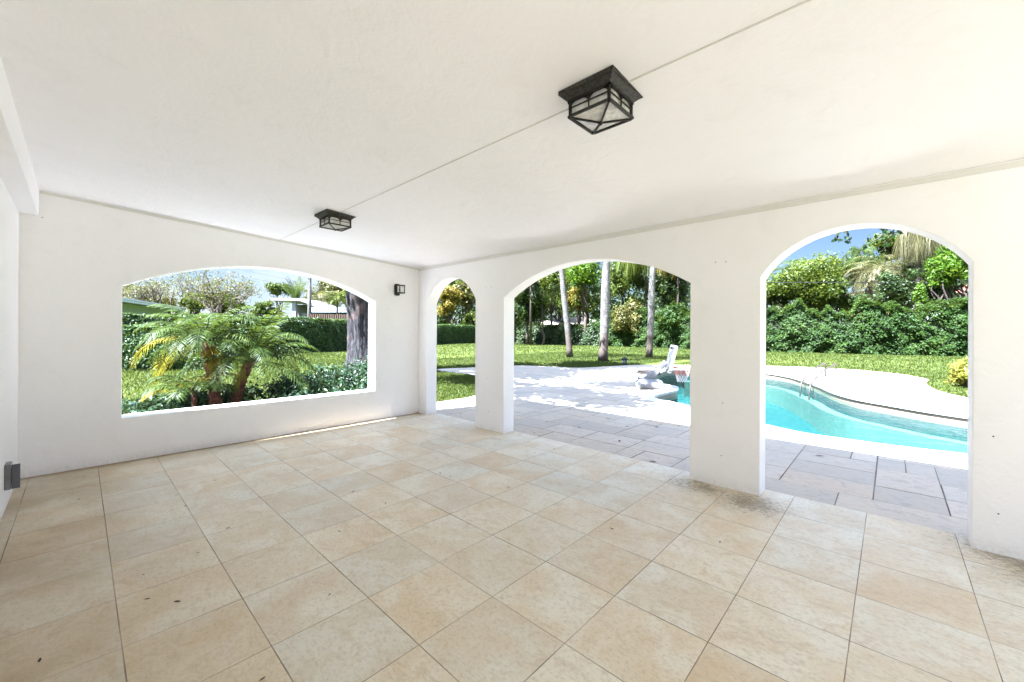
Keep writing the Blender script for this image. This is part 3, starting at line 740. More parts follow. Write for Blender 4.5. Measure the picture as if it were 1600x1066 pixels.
# ------------------------------------------------------------------ ceiling lanterns
def make_lamp(x, y, label):
    z = zc(x)
    r = empty('ceiling_lantern', (x, y, z), label, 'ceiling light', 'iron lanterns on the porch ceiling')
    mb = MB()
    def fr(h0, z0, h1, z1, mi=0):
        a = [Vector((sx * h0, sy * h0, z0)) for sx, sy in ((-1, -1), (1, -1), (1, 1), (-1, 1))]; b = [Vector((sx * h1, sy * h1, z1)) for sx, sy in ((-1, -1), (1, -1), (1, 1), (-1, 1))]
        mb.add(a + b, [(0, 1, 5, 4), (1, 2, 6, 5), (2, 3, 7, 6), (3, 0, 4, 7), (3, 2, 1, 0), (4, 5, 6, 7)], mi)
    fr(0.166, -0.014, 0.166, 0.008); fr(0.130, -0.042, 0.160, -0.0142); mb.build('canopy', M['ironlid'], r)
    mb = MB(); h = 0.126; t = 0.014; zt, zb = -0.043, -0.125
    for sx in (-1, 1):
        for sy in (-1, 1): mb.bar((sx * (h - t / 2), sy * (h - t / 2), zb), (sx * (h - t / 2), sy * (h - t / 2), zt), t, up=(1, 0, 0))
    for s in (-1, 1):
        for z0, ww in ((zb - 0.004, 0.013), (zt - 0.006, 0.013)):
            mb.bar((-h, s * h, z0), (h, s * h, z0), ww); mb.bar((s * h, -h + 0.009, z0), (s * h, h - 0.009, z0), ww * 0.98)
        # mid mullion, thin cross bar and the two round-headed arches on each face
        for ax in (0, 1):
            def P3(u, z): return Vector((u, s * (h - 0.004), z)) if ax == 0 else Vector((s * (h - 0.004), u, z))
            mb.bar(P3(0, zb), P3(0, zt), 0.007, up=(1, 1, 0)); mb.bar(P3(-h, -0.083), P3(h, -0.083), 0.006)
            for cc in (-0.060, 0.060):
                # iron spandrel plate with arched cut-out
                k = 10; arcp = [(cc + 0.053 * math.cos(a), -0.083 + 0.030 * math.sin(a)) for a in np.linspace(math.pi, 0, k)]
                top = [(cc + 0.060 * math.cos(a) / max(abs(math.cos(a)), 0.5) * 0.99 if False else cc + 0.060 * (-1 + 2 * i / (k - 1)), zt) for i, a in enumerate(np.linspace(math.pi, 0, k))]
                vs = [P3(*p) for p in arcp] + [P3(*p) for p in top]
                mb.add(vs, [(i, i + 1, k + i + 1, k + i) for i in range(k - 1)])
    ap = Vector((0, 0, -0.158)); rc = [Vector((sx * (h - 0.004), sy * (h - 0.004), zb - 0.008)) for sx, sy in ((-1, -1), (1, -1), (1, 1), (-1, 1))]
    for c in rc: mb.bar(c, ap, 0.008, 0.010)
    mb.build('frame', M['iron'], r)
    mb = MB(); mb.tube([(0, 0, -0.155), (0, 0, -0.163), (0, 0, -0.172)], [0.012, 0.012, 0.004], 10); mb.build('finial', M['iron'], r)
    g2 = h - 0.012
    mb = MB()
    for s in (-1, 1):
        for ax in (0, 1):
            q = [(-g2, zb), (g2, zb), (g2, zt), (-g2, zt)]
            mb.add([((u, s * g2, z) if ax == 0 else (s * g2, u, z)) for u, z in q], [(0, 1, 2, 3)])
    rc2 = [Vector((sx * g2, sy * g2, zb - 0.004)) for sx, sy in ((-1, -1), (1, -1), (1, 1), (-1, 1))]
    for i in range(4): mb.add([rc2[i], rc2[(i + 1) % 4], ap + Vector((0, 0, 0.004))], [(0, 1, 2)])
    mb.build('glass', M['lampglass'], r)
    mb = MB(); mb.tube([(0, 0, -0.043), (0, 0, -0.06)], 0.018, 10); mb.tube([(0, 0, -0.06), (0, 0, -0.075), (0, 0, -0.095), (0, 0, -0.11)], [0.012, 0.024, 0.026, 0.006], 12)
    mb.build('bulb', M['plastic'], r)
    return r
make_lamp(1.955, 1.17, 'black iron lantern on the ceiling nearest the viewer')
make_lamp(1.975, 4.60, 'black iron lantern on the ceiling near the window wall')

# ------------------------------------------------------------------ wall lamp and outlet box
sc = empty('wall_lamp', (3.84, YW, 2.245), 'dark box-shaped wall lamp high up beside the corner', 'wall light')
mb = MB()
rr = [(0.055 * math.copysign(abs(math.cos(a)) ** 0.5, math.cos(a)), 0.105 * math.copysign(abs(math.sin(a)) ** 0.5, math.sin(a))) for a in np.linspace(0, 2 * math.pi, 25)[:-1]]
mb.loft([[Vector((x, y, z)) for x, z in rr] for y in (0.0, -0.022)] + [[Vector((x * 0.8, -0.032, z * 0.85)) for x, z in rr]], smooth=False); mb.build('backplate', M['iron'], sc)
mb = MB(); mb.tube([(0, -0.03, 0.0), (0, -0.085, 0.0)], 0.022, 10); mb.build('arm', M['iron'], sc)
mb = MB()
for sx in (-1, 1):
    for yy in (-0.085, -0.175): mb.bar((sx * 0.047, yy, -0.055), (sx * 0.047, yy, 0.055), 0.013, up=(1, 0, 0))
mb.box(-0.056, 0.056, -0.185, -0.075, 0.055, 0.075); mb.box(-0.056, 0.056, -0.185, -0.075, -0.072, -0.055)
mb.box(-0.05, 0.05, -0.155, -0.135, -0.012, 0.0); mb.build('lantern_frame', M['iron'], sc, bevel=0.002)
mb = MB(); mb.box(-0.043, 0.043, -0.171, -0.089, -0.054, 0.054); mb.build('glass', M['lampglass'], sc)

ob = empty('outlet_box', (XH, 5.36, 0.285), 'grey weatherproof outlet box low on the left wall', 'outlet')
mb = MB(); mb.box(0.0, 0.035, -0.065, 0.065, -0.105, 0.105); mb.build('box', M['grey'], ob, bevel=0.006)
mb = MB(); mb.box(0.0352, 0.065, -0.05, 0.05, -0.085, 0.075); mb.build('cover', M['grey'], ob, bevel=0.012)
mb = MB(); mb.box(0.045, 0.085, -0.062, -0.056, -0.10, 0.10); mb.tube([(0.045, -0.066, 0.1), (0.045, -0.066, -0.1)], 0.006, 8); mb.build('hinged_lid', M['plasticg'], ob, bevel=0.002)

# ------------------------------------------------------------------ poolside basketball hoop
hb = ongr(1019, 607)
hb = Vector((hb.x + 0.16, hb.y + 0.16, G + 0.013))
fx, fy = 0.96 * cP - 0.26 * sP, -0.96 * sP - 0.26 * cP
hoop = empty('pool_basketball_hoop', hb, 'white plastic poolside basketball hoop with red rim at the edge of the pool', 'basketball hoop', rz=math.atan2(fy, fx))
def dring(a, b, z, dx=0.0, n=28, e=2.6):
    return [Vector((dx + a * math.copysign(abs(math.cos(t)) ** (2 / e), math.cos(t)), b * math.copysign(abs(math.sin(t)) ** (2 / e), math.sin(t)), z)) for t in np.linspace(0, 2 * math.pi, n + 1)[:-1]]
mb = MB(); mb.loft([dring(0.37, 0.46, 0), dring(0.385, 0.475, 0.02), dring(0.38, 0.47, 0.12), dring(0.34, 0.43, 0.18), dring(0.26, 0.34, 0.225, -0.02), dring(0.12, 0.18, 0.25, -0.05)])
mb.build('base', M['plastic'], hoop)
mb = MB(); mb.tube([(-0.27, 0.22, 0.2), (-0.27, 0.22, 0.245)], 0.05, 14); mb.build('filler_cap', M['plasticg'], hoop)
mb = MB()
def sect(x, z, w, h): return [Vector((x + 0.7 * sy * h / 2, sx * w / 2, z - 0.7 * sy * h / 2)) for sx, sy in ((-1, -1), (1, -1), (1, 1), (-1, 1))]
mb.loft([sect(-0.10, 0.15, 0.30, 0.24), sect(0.10, 0.36, 0.24, 0.17), sect(0.34, 0.60, 0.20, 0.14), sect(0.44, 0.72, 0.2, 0.12)], smooth=False); mb.build('post', M['plastic'], hoop, bevel=0.02)
def bmat(): return Matrix.Translation((0.50, 0, 0.46)) @ Matrix.Rotation(math.radians(13), 4, 'Y')
B = bmat()
def rrect(a, b, r, k=5):
    pts = []
    for cx, cy, a0 in ((a - r, b - r, 0), (-a + r, b - r, 90), (-a + r, -b + r, 180), (a - r, -b + r, 270)):
        for i in range(k + 1): t = math.radians(a0 + 90 * i / k); pts.append((cx + r * math.cos(t), cy + r * math.sin(t)))
    return pts
mb = MB(); o_, i_ = rrect(0.53, 0.38, 0.1), rrect(0.47, 0.32, 0.07)
plate(mb, [[(a, b + 0.36) for a, b in o_], [(a, b + 0.36) for a, b in reversed(i_)]], lambda u, v, w: B @ Vector((w, u, v)), -0.045, 0.03)
bf = mb.build('backboard', M['plastic'], hoop); fix_normals(bf)
mb = MB(); plate(mb, [[(a, b + 0.36) for a, b in rrect(0.475, 0.325, 0.07)]], lambda u, v, w: B @ Vector((w, u, v)), -0.008, 0.012); p_ = mb.build('panel', M['plasticg'], bf); fix_normals(p_)
rc_ = Vector((0.86, 0, 0.57)); RR = 0.225
ring = [rc_ + Vector((math.cos(t) * RR, math.sin(t) * RR, 0)) for t in np.linspace(0, 2 * math.pi, 29)]
mb = MB(); mb.tube(ring, 0.012, 8, cap=False)
for s in (-1, 1): mb.bar((0.56, s * 0.07, 0.57), (0.65, s * 0.09, 0.57), 0.018)
mb.box(0.545, 0.575, -0.09, 0.09, 0.50, 0.60); mb.build('rim', M['rim'], hoop)
mb = MB(); mr = MB(); k = 12
def netp(i, lv):
    rad = [1.0, 0.86, 0.72, 0.6, 0.52][lv] * RR; zz = -[0, 0.11, 0.21, 0.31, 0.40][lv]
    t = 2 * math.pi * (i + 0.5 * (lv % 2)) / k; return rc_ + Vector((math.cos(t) * rad, math.sin(t) * rad, zz))
for lv in range(4):
    tgt = mr if lv < 2 else mb
    for i in range(k):
        a = netp(i, lv); s = 0 if lv % 2 == 0 else 1
        for b in (netp(i, lv + 1), netp(i - 1 if lv % 2 == 0 else i + 1, lv + 1)): tgt.tube([a, b], 0.006, 4, cap=False)
nt = mr.build('net', M['rednet'], hoop); mb.build('net_tip', M['net'], nt)

dm = ongr(1003, 582)
mb = MB(); a, b = ongr(1001, 583.5), ongr(1031, 587)
for off, z in ((0, 0.0), (0.05, 0.07)):
    d = (b - a).normalized(); nn = Vector((-d.y, d.x, 0))
    prof = [a + nn * (-0.25 + off), a + d * 0.25 + nn * 0.3, b - d * 0.3 + nn * 0.32, b + nn * 0.05, b - d * 0.2 - nn * 0.28, a + d * 0.6 - nn * 0.3]
    mb.loft([[p + Vector((0, 0, 0.005 + z)) for p in prof], [p + Vector((0, 0, 0.075 + z)) for p in prof]], smooth=False)
tag(mb.build('folded_mat', M['darkmat'], bevel=0.02), 'dark brown folded mat lying on the deck behind the basketball hoop', 'mat')

lt = ongr(976, 570, LAWN); ln = empty('garden_lantern', lt, 'small white and black garden lantern standing on the shaded lawn edge', 'lantern')
mb = MB(); mb.tube([(0, 0, 0.25), (0, 0, 0.30), (0, 0, 0.38)], [0.17, 0.15, 0.04], 10); mb.build('cap', M['iron'], ln); mb = MB(); mb.tube([(0, 0, 0), (0, 0, 0.04)], 0.13, 10); mb.build('base', M['iron'], ln)
mb = MB()
for s in (-1, 1): mb.tube([(s * 0.07 * cP, -s * 0.07 * sP, 0.04), (s * 0.07 * cP, -s * 0.07 * sP, 0.25)], 0.06, 10)
mb.build('glass_jar', M['plastic'], ln)

# ------------------------------------------------------------------ garden seen through the window wall
# pygmy date palms
def pygmy(base, top, label, fronds, seed, tr=0.075, L=1.15, nst=230):
    random.seed(seed)
    r = empty('date_palm', base, label, 'palm', 'pygmy date palms outside the window opening')
    b0 = Vector(base); T = Vector(top) - b0
    mb = MB(); k = 12; pts = []; bend = Vector((T.x * 0.1, T.y * 0.1, 0))
    for i in range(k + 1):
        t = i / k; pts.append(T * t + bend * math.sin(math.pi * t) * -2)
    mb.tube(pts, [tr * (1.15 - 0.25 * i / k) for i in range(k + 1)], 10)
    for i in range(nst):
        t = random.random() ** 0.9; a = random.uniform(0, 6.28); f = t * k; j = min(int(f), k - 1); c = pts[j].lerp(pts[j + 1], f - j)
        d = Vector((math.cos(a), math.sin(a), 0)); ln_ = random.uniform(0.02, 0.045)
        s0 = c + d * tr * 0.85; mb.tube([s0, s0 + d * ln_ + Vector((0, 0, ln_ * 1.1))], [0.014, 0.006], 5, smooth=False)
    mb.build('trunk', M['stub'], r)
    for (az, el, dr, ll, mt) in fronds:
        m = MB(); frond(m, T + Vector((math.cos(az) * 0.04, math.sin(az) * 0.04, random.uniform(-0.08, 0.03))), az, el, L * ll, dr, 0.28, 36, width=0.022, vee=0.2, hang=0.35, rr=0.012)
        f = m.build('frond', M['palmy'] if mt else M['palm'], r)
        if mt: f['label'] = 'yellowing drooping frond'
    return r
def frset(seed, n, yellow=()):
    R = random.Random(seed); out = []
    for i in range(n):
        az = i * 2.399 + R.uniform(-0.2, 0.2); t = i / n
        el = 1.35 - 1.1 * t + R.uniform(-0.15, 0.15); out.append((az, el, 1.15 + 0.9 * (1 - abs(t - 0.5)) + R.uniform(-0.2, 0.2), R.uniform(0.85, 1.1), 0))
    for az, el, dr, ll in yellow: out.append((az, el, dr, ll, 1))
    return out
# world angle of screen left is about atan2(sP, -cP)
SL = math.atan2(sP, -cP)
pb1 = at(338, 640, 6.9); pt1 = at(322, 535, 6.9); pb2 = at(366, 640, 7.2); pt2 = at(392, 562, 7.2)
pygmy((pb1.x, pb1.y, -0.05), pt1, 'taller palm with yellowing lower fronds, left of the pair outside the opening',
      frset(1, 24, [(SL + 0.25, 0.35, 2.1, 1.1), (SL - 0.1, -0.05, 1.5, 1.0), (SL + 2.75, -0.95, 0.5, 0.5), (SL + 0.35, -0.4, 1.1, 0.85)]), 3, 0.085)
pygmy((pb2.x, pb2.y, -0.05), pt2, 'leaning palm with deep green upright fronds, right of the pair outside the opening',
      frset(2, 24, [(SL + 1.0, -0.9, 0.6, 0.4)]) + [(SL + 1.5, 1.35, 0.5, 1.05, 0), (SL + 2.8, 1.2, 0.8, 1.1, 0), (SL + 3.3, 0.5, 1.6, 1.15, 0), (SL + 3.1, 0.25, 1.5, 1.2, 0), (SL + 2.9, 0.05, 1.2, 1.1, 0)], 4, 0.07, 1.2)
pb3 = at(305, 650, 6.6)
pygmy((pb3.x, pb3.y, -0.05), at(300, 606, 6.6), 'low young palm with arching olive fronds at the foot of the pair',
      [(i * 2.4, 0.9 - 0.05 * i, 1.7, 0.55, 1 if i % 3 == 0 else 0) for i in range(10)], 5, 0.03, 1.2, 20)
random.seed(21)

# glossy low shrubs filling the bed
mb = MB(); Q = []; st = MB()
nb_ = 150
for i in range(nb_):
    x = RNG.uniform(-0.6, 6.4); y = RNG.uniform(6.9, 9.2); x = min(x, 0.58 * y + RNG.uniform(-0.5, 0.0))
    hgt = (0.50 + 0.075 * max(0, x)) * (0.62 + 0.38 * min(1, (y - 6.9) / 1.2)) * RNG.uniform(0.85, 1.12)
    if y > 8.3 and x < 3.0: hgt *= 0.8
    if 0.9 < x < 2.5 and y < 8.4: hgt *= 0.45
    c = np.array([x, y, hgt * 0.62 + G]); r = np.array([0.27, 0.27, hgt * 0.42])
    Q.append(blob_leaves([(c, r)], 210, 0.085, 0.42, 0.3, 0.6))
    for k in range(3): st.tube([(x, y, G), (x + RNG.normal(0, 0.1), y + RNG.normal(0, 0.1), hgt * 0.8)], [0.008, 0.004], 4, cap=False)
mb.quads(np.concatenate(Q)); sb = mb.build('glossy_shrubs', M['glossy'])
tag(sb, 'dense planting of glossy dark green shrubs below the window opening', 'shrubs', None, 'stuff')
st.build('stems', M['bark'], sb)
mb = MB(); bed = [(-2.0, 6.68), (4.35, 6.68), (4.6, 7.6), (5.2, 8.8), (5.0, 9.3), (4.5, 9.1), (2.0, 9.25), (-2.0, 9.3)]
sheet(mb, [bed], LAWN + 0.006); tag(mb.build('planting_bed', M['mulch']), 'brown mulch of the planting bed', None, None, 'structure')

# the big grey tree beside the opening
bt = at(569, 560, 15.0); btr = empty('shade_tree', (bt.x, bt.y, LAWN), 'huge grey tree with furrowed bark just outside the window opening', 'tree')
mb = MB(); rings = []; H = 6.4; nz, na = 64, 48
for i in range(nz + 1):
    t = i / nz; z = H * t; cx = -0.10 * z * cP * 0.55; cy = 0.10 * z * sP * 0.55
    rad = 0.49 + 0.26 * math.exp(-z / 0.45) + 0.05 * max(0, z - 2.5) * 0.5
    rg = []
    for j in range(na):
        a = 2 * math.pi * j / na
        rj = rad * (1 + 0.045 * math.sin(3 * a + 0.6 * z) + 0.035 * math.sin(7 * a - 0.4 * z) + 0.03 * math.sin(17 * a + 1.3 * math.sin(z * 1.4)) + RNG.normal(0, 0.010))
        # deep seam between the two fused stems
        rj *= 1 - 0.16 * math.exp(-((math.atan2(math.sin(a - (-PSI - 0.55 - 0.07 * z)), math.cos(a - (-PSI - 0.55 - 0.07 * z)))) / 0.16) ** 2) * min(1, z / 1.6)
        rg.append(Vector((cx + rj * math.cos(a), cy + rj * math.sin(a), z)))
    rings.append(rg)
mb.loft(rings)
tp = Vector((-0.10 * H * cP * 0.55, 0.10 * H * sP * 0.55, H - 0.5))
cr = Vector((7.6, 9.9, 8.3)) - Vector((bt.x, bt.y, LAWN)); BLT = []
for i in range(30):
    a = i * 2.399; rad = math.sqrt((i + 0.5) / 30)
    wx = bt.x + cr.x + rad * 6.6 * math.cos(a) + 4.2; wy = bt.y + cr.y + rad * 5.8 * math.sin(a) - 1.35
    if wx > 10.3 and wy < 7.4 and wx - 10.3 > (wy - 4.6) * 0.9: continue
    if wx > 11.0 and wy < 8.7: continue
    if wx < 9.6 and wy > 6.5 and i % 3: continue
    BLT.append((np.array([cr.x + rad * 6.6 * math.cos(a), cr.y + rad * 5.8 * math.sin(a), cr.z + RNG.uniform(-0.7, 1.3) + 1.2 * (1 - rad)]), np.array([1.5, 1.5, 0.75]) * RNG.uniform(0.75, 1.25)))
for i, (c, r) in enumerate(BLT):
    mid = tp.lerp(Vector(c), 0.45) + Vector((0, 0, 0.6)); mb.tube(limb_path(tp, mid, 0.06, 3) + limb_path(mid, Vector(c), 0.08, 3)[1:], np.linspace(0.26, 0.03, 7).tolist(), 6)
mb.build('trunk', M['bigbark'], btr)
mb = MB(); mb.quads(blob_leaves(BLT, 24000, 0.33, 0.5, 0.5, 0.8)); mb.build('crown', M['mid'], btr)
# ------------------------------------------------------------------ hedges
hedge([(-4, 34.5), (2.0, 33.0), (8, 30.2), (12.3, 31.1), (17, 34.6), (27, 40), (38.5, 43.6), (50, 45)], 2.42, 1.5, 'hedge', 'long clipped green hedge along the back of the lawn', 80000, 0.15, rough=0.05)
e1, e2 = at(150, 513, 15.5), at(345, 513, 16.5)
hedge([(e1.x, e1.y), (e2.x, e2.y)], 1.62, 1.1, 'hedge', 'lower clipped hedge in front of the long hedge at the left of the opening', 15000, 0.11, rough=0.05)
hedge([(40.6, 40.5), (41.3, 37.5), (42.0, 30), (42.5, 24.5)], 2.45, 1.4, 'dark', 'uneven dark hedge behind the three royal palms', 17000, 0.24, rough=0.12, wild=0.14)
hedge([(43.2, 26), (42.3, 19), (41.2, 8), (42, 1.5), (44, -3.7), (47.5, -13)], 3.55, 2.4, 'hedge2', 'tall loose leafy hedge across the lawn behind the pool', 120000, 0.175, rough=0.14, wild=0.26)

# ------------------------------------------------------------------ royal palms behind the deck
def royal(px0, py0, px1, d, r0, label, ztop, nf, weep=0, seed=1, crown='palm'):
    random.seed(seed)
    b = at(px0, py0, d); t = at(px1, 403, d); r = empty('royal_palm', (b.x, b.y, LAWN), label, 'palm', 'royal palms at the edge of the deck')
    dx = (t - b) / (t.z - b.z); k = 16; pts = [Vector((dx.x * z + 0.04 * math.sin(z), dx.y * z, z)) for z in np.linspace(0, ztop, k + 1)]
    mb = MB(); mb.tube(pts, [r0 * (1.35 if i == 0 else 1.1 if i == 1 else 1.0 + 0.22 * math.sin(min(1, i / 9) * 2.6) - 0.28 * i / k) for i in range(k + 1)], 18); mb.build('trunk', M['royal'], r)
    mb = MB(); T = pts[-1]; mb.tube([T, T + Vector((0, 0, 0.5)), T + Vector((0, 0, 1.1))], [r0 * 0.85, r0 * 0.75, r0 * 0.3], 12); mb.build('crownshaft', M['mid'], r)
    m = MB()
    for i in range(nf):
        frond(m, T + Vector((0, 0, 1.0)), i * 2.399, 1.0 - 1.1 * i / nf, random.uniform(2.6, 3.3), 1.9, 0.62, 34, width=0.05, vee=0.1, hang=0.5, rr=0.03)
    m.build('crown', M[crown], r)
    return r
royal(890.5, 560, 876, 24.9, 0.165, 'pale leaning palm trunk, leftmost of the three royal palms', 8.6, 15, seed=3)
royal(942, 566, 948.5, 22.1, 0.215, 'thick pale ringed trunk, middle of the three royal palms', 9.0, 16, seed=4)
royal(1014, 560.5, 1021, 25.3, 0.175, 'slender pale trunk, rightmost of the three royal palms', 9.3, 15, seed=5)

# weeping palms whose fronds hang into the top of the wide arch
def weeper(px, pz, d, label, nf, L, mat='weep', seed=1, leaf=0.9, elev=0.9, droop=3.1, group='palms with hanging fronds', mi2=None, trunk='bark', tr=0.055, width=0.05, zmin=None):
    random.seed(seed); c = at(px, pz, d)
    r = empty('weeping_palm', (c.x, c.y, LAWN), label, 'palm', group); T = Vector((0, 0, c.z - LAWN))
    mb = MB(); mb.tube([Vector((0.0, 0, 0)), Vector((0.05, 0.05, T.z * 0.5)), T], [tr * 1.3, tr, tr * 0.9], 10); mb.build('trunk', M[trunk], r)
    m = MB()
    for i in range(nf): frond(m, T, i * 2.399, elev - 1.0 * i / nf, L * random.uniform(0.85, 1.1), droop * random.uniform(0.85, 1.1), leaf, 34, width=width, vee=-0.1, hang=1.3, rr=0.02)
    m.build('crown', M[mat], r); return r
weeper(1010, 372, 49, 'palm with bright weeping fronds behind the slender royal palm', 20, 4.4, seed=8, leaf=3.4, width=0.11, tr=0.12)
weeper(1060, 395, 45, 'palm with yellowing hanging fronds at the right of the wide arch', 14, 3.0, 'gold', seed=9, leaf=1.8, width=0.09, tr=0.12)
weeper(830, 385, 48, 'palm with green hanging fronds at the left of the wide arch', 14, 3.6, 'weep', seed=10, leaf=1.8, width=0.1, tr=0.12)

# ------------------------------------------------------------------ trees in the wide arch and the narrow arch
A = 'trees behind the lawn seen through the wide arch'
tree(824, 468, 50, 32, 52, 'dark', 'dark green tree rising beside the left edge of the wide arch', 5200, 0.36, 12, A)
tree(862, 432, 54, 46, 40, 'bright', 'bright leafed tree above the leaning royal palm', 5200, 0.36, 12, A)
tree(915, 424, 49, 36, 40, 'lime', 'fresh green tree between the leaning and the thick royal palm', 4200, 0.34, 11, A)
tree(873, 462, 60, 38, 34, 'mid', 'mid green tree above the tan roof', 3400, 0.42, 9, A)
tree(905, 468, 52, 26, 20, 'gold', 'golden leafed tree glowing above the tan roof', 1700, 0.32, 8, A)
tree(918, 476, 56, 24, 18, 'bright', 'small yellow green tree left of the thick royal palm', 1600, 0.32, 7, A)
tree(982, 432, 52, 44, 44, 'mid', 'loose green tree between the thick and the slender royal palm', 4400, 0.36, 11, A)
tree(1050, 448, 47, 36, 50, 'dark', 'dark tree at the right edge of the wide arch', 4600, 0.36, 11, A)
tree(985, 500, 45, 34, 34, 'olive', 'olive shrub at the foot of the trees right of the thick palm', 3400, 0.28, 9, A, name='shrub', cat='shrub')
tree(1052, 503, 41, 34, 38, 'hedge2', 'large leafy shrub behind the basketball hoop', 4800, 0.28, 10, A, name='shrub', cat='shrub')
tree(800, 500, 52, 22, 34, 'dark', 'dark shrub at the end of the uneven hedge', 2400, 0.3, 7, A, name='shrub', cat='shrub')
for px, d in ((848, 49), (913, 50), (935, 51), (1000, 50)):
    c = at(px, 520, d); r = empty('slim_tree', (c.x, c.y, LAWN), {848: 'thin dark trunk left of the leaning royal palm', 913: 'thin dark trunk in front of the golden tree', 935: 'thin dark trunk beside the thick royal palm', 1000: 'thin forked trunk between thick and slender palms'}[px], 'tree')
    mb = MB(); mb.tube(limb_path((0, 0, 0), (0.3, 0.4, 5.2), 0.03, 6), np.linspace(0.15, 0.08, 7).tolist(), 7); mb.tube(limb_path((0.15, 0.2, 3.5), (1.3, -1.0, 6.8), 0.06, 4), np.linspace(0.08, 0.03, 5).tolist(), 6); mb.build('trunk', M['bark'], r)
    m = MB(); m.quads(blob_leaves([(np.array([0.3, 0.4, 5.6]), np.array([1.5, 1.5, 0.9])), (np.array([1.2, -0.9, 6.8]), np.array([1.1, 1.1, 0.8]))], 700, 0.32)); m.build('crown', M['mid'], r)
N_ = 'trees behind the long hedge seen through the narrow arch'
tree(700, 470, 60, 25, 26, 'gold', 'golden bushy tree in the narrow arch', 2600, 0.36, 9, N_)
tree(730, 455, 64, 26, 34, 'olive', 'olive tree at the right of the narrow arch', 3000, 0.4, 9, N_)
tree(707, 440, 68, 40, 30, 'mid', 'tall green tree behind the golden tree in the narrow arch', 3600, 0.42, 10, N_)
tree(690, 498, 62, 22, 14, 'dark', 'low dark bush just above the hedge in the narrow arch', 1400, 0.36, 6, N_, name='shrub', cat='shrub')
tree(733, 500, 62, 18, 14, 'bright', 'low yellow green bush beside the dark bush in the narrow arch', 1100, 0.34, 6, N_, name='shrub', cat='shrub')
tree(778, 445, 66, 44, 50, 'mid', 'tree hidden mostly by the pier left of the wide arch', 2600, 0.42, 9, N_)

# ------------------------------------------------------------------ trees, palms and house in the right arch
C_ = 'trees beyond the pool hedge in the right arch'
tree(1258, 441, 39, 64, 46, 'bright', 'bushy yellow green tree left in the right arch', 10500, 0.25, 34, C_)
tree(1214, 462, 40, 30, 34, 'mid', 'green bush at the left edge of the right arch', 2600, 0.27, 8, C_, name='shrub', cat='shrub')
tree(1296, 462, 38, 44, 34, 'mid', 'green bush next to the terracotta roof', 5200, 0.24, 20, C_, name='shrub', cat='shrub')
tree(1400, 386, 56, 40, 26, 'mid', 'distant pale tree behind the shaggy palms', 3000, 0.36, 9, C_)
tree(1400, 456, 36.5, 38, 34, 'dark', 'dark open tree in front of the white house', 4200, 0.22, 24, C_, spread=0.85)
tree(1440, 446, 38, 36, 40, 'dark', 'dark tree with purple shade below the dry palm skirt', 4200, 0.24, 22, C_, spread=0.8)
tree(1488, 462, 36.5, 24, 20, 'dark', 'sparse dark tree in front of the white gable', 2000, 0.22, 10, C_, spread=0.9)
tree(1350, 474, 37, 28, 18, 'dark', 'dark shrub partly hiding the small terracotta roof', 1500, 0.22, 10, C_, name='shrub', cat='shrub', spread=0.85)
tree(1512, 412, 33, 52, 44, 'lime', 'lime green tree filling the top right of the right arch', 5200, 0.25, 12, C_)
tree(1474, 420, 34, 24, 34, 'lime', 'slim lime green tree right of the dry palm skirt', 2200, 0.24, 10, C_)
tree(1437, 463, 32, 9, 24, 'lime', 'narrow lime green sapling in front of the house', 700, 0.2, 7, C_, name='sapling')
tree(1560, 480, 36, 55, 34, 'dark', 'dark tree behind the right pier', 3000, 0.3, 9, C_)
tree(1345, 424, 50, 44, 30, 'dark', 'dark rounded tree between the shaggy palm and the sky', 3800, 0.3, 14, C_)
tree(1455, 412, 50, 50, 42, 'mid', 'tall green tree behind the dry palm skirt', 4600, 0.3, 14, C_)
tree(1400, 440, 47, 40, 22, 'olive', 'low olive tree behind the straw coloured fronds', 2400, 0.28, 12, C_)
def feather_palm(px, py, d, label, mat, nf, L, seed, droop=1.7, leaf=0.55, el0=1.3, span=1.6, tr=0.24, drymat=None):
    random.seed(seed); c = at(px, py, d); r = empty('feather_palm', (c.x, c.y, LAWN), label, 'palm', 'feather palms behind the garden')
    T = Vector((0, 0, c.z - LAWN)); mb = MB(); mb.tube([Vector((0, 0, 0)), T], [tr * 1.2, tr], 12); mb.build('trunk', M['bark'], r); m = MB()
    for i in range(nf): frond(m, T, i * 2.399 + random.uniform(-.1, .1), el0 - span * i / nf, L * random.uniform(0.9, 1.1), droop * random.uniform(0.8, 1.15), leaf, 40, width=0.055, vee=0.25, hang=0.35, rr=0.025)
    m.build('crown', M[mat], r); return r
feather_palm(1380, 428, 40, 'shaggy palm with straw coloured arching fronds', 'dry', 54, 3.9, 31, 1.9, 0.8, 1.05, 1.3)
feather_palm(1316, 432, 43, 'dark green palm with stiff upright fronds beside the shaggy palm', 'palm', 18, 2.7, 32, 0.9, 0.5, 1.45, 0.9)
feather_palm(1196, 432, 42, 'dark palm frond tuft at the left edge of the right arch', 'palm', 14, 2.6, 33, 1.6, 0.5, 1.2, 1.0)
sk = weeper(1436, 342, 36, 'tall palm with a long skirt of dry hanging fronds', 34, 2.3, 'dry', 41, 2.3, 0.1, 2.6, trunk='bark', tr=0.2, width=0.06)
weeper(1345, 392, 52, 'small distant palm behind the straw coloured fronds', 12, 2.0, 'palm', 42, 0.6, 1.0, 2.0)

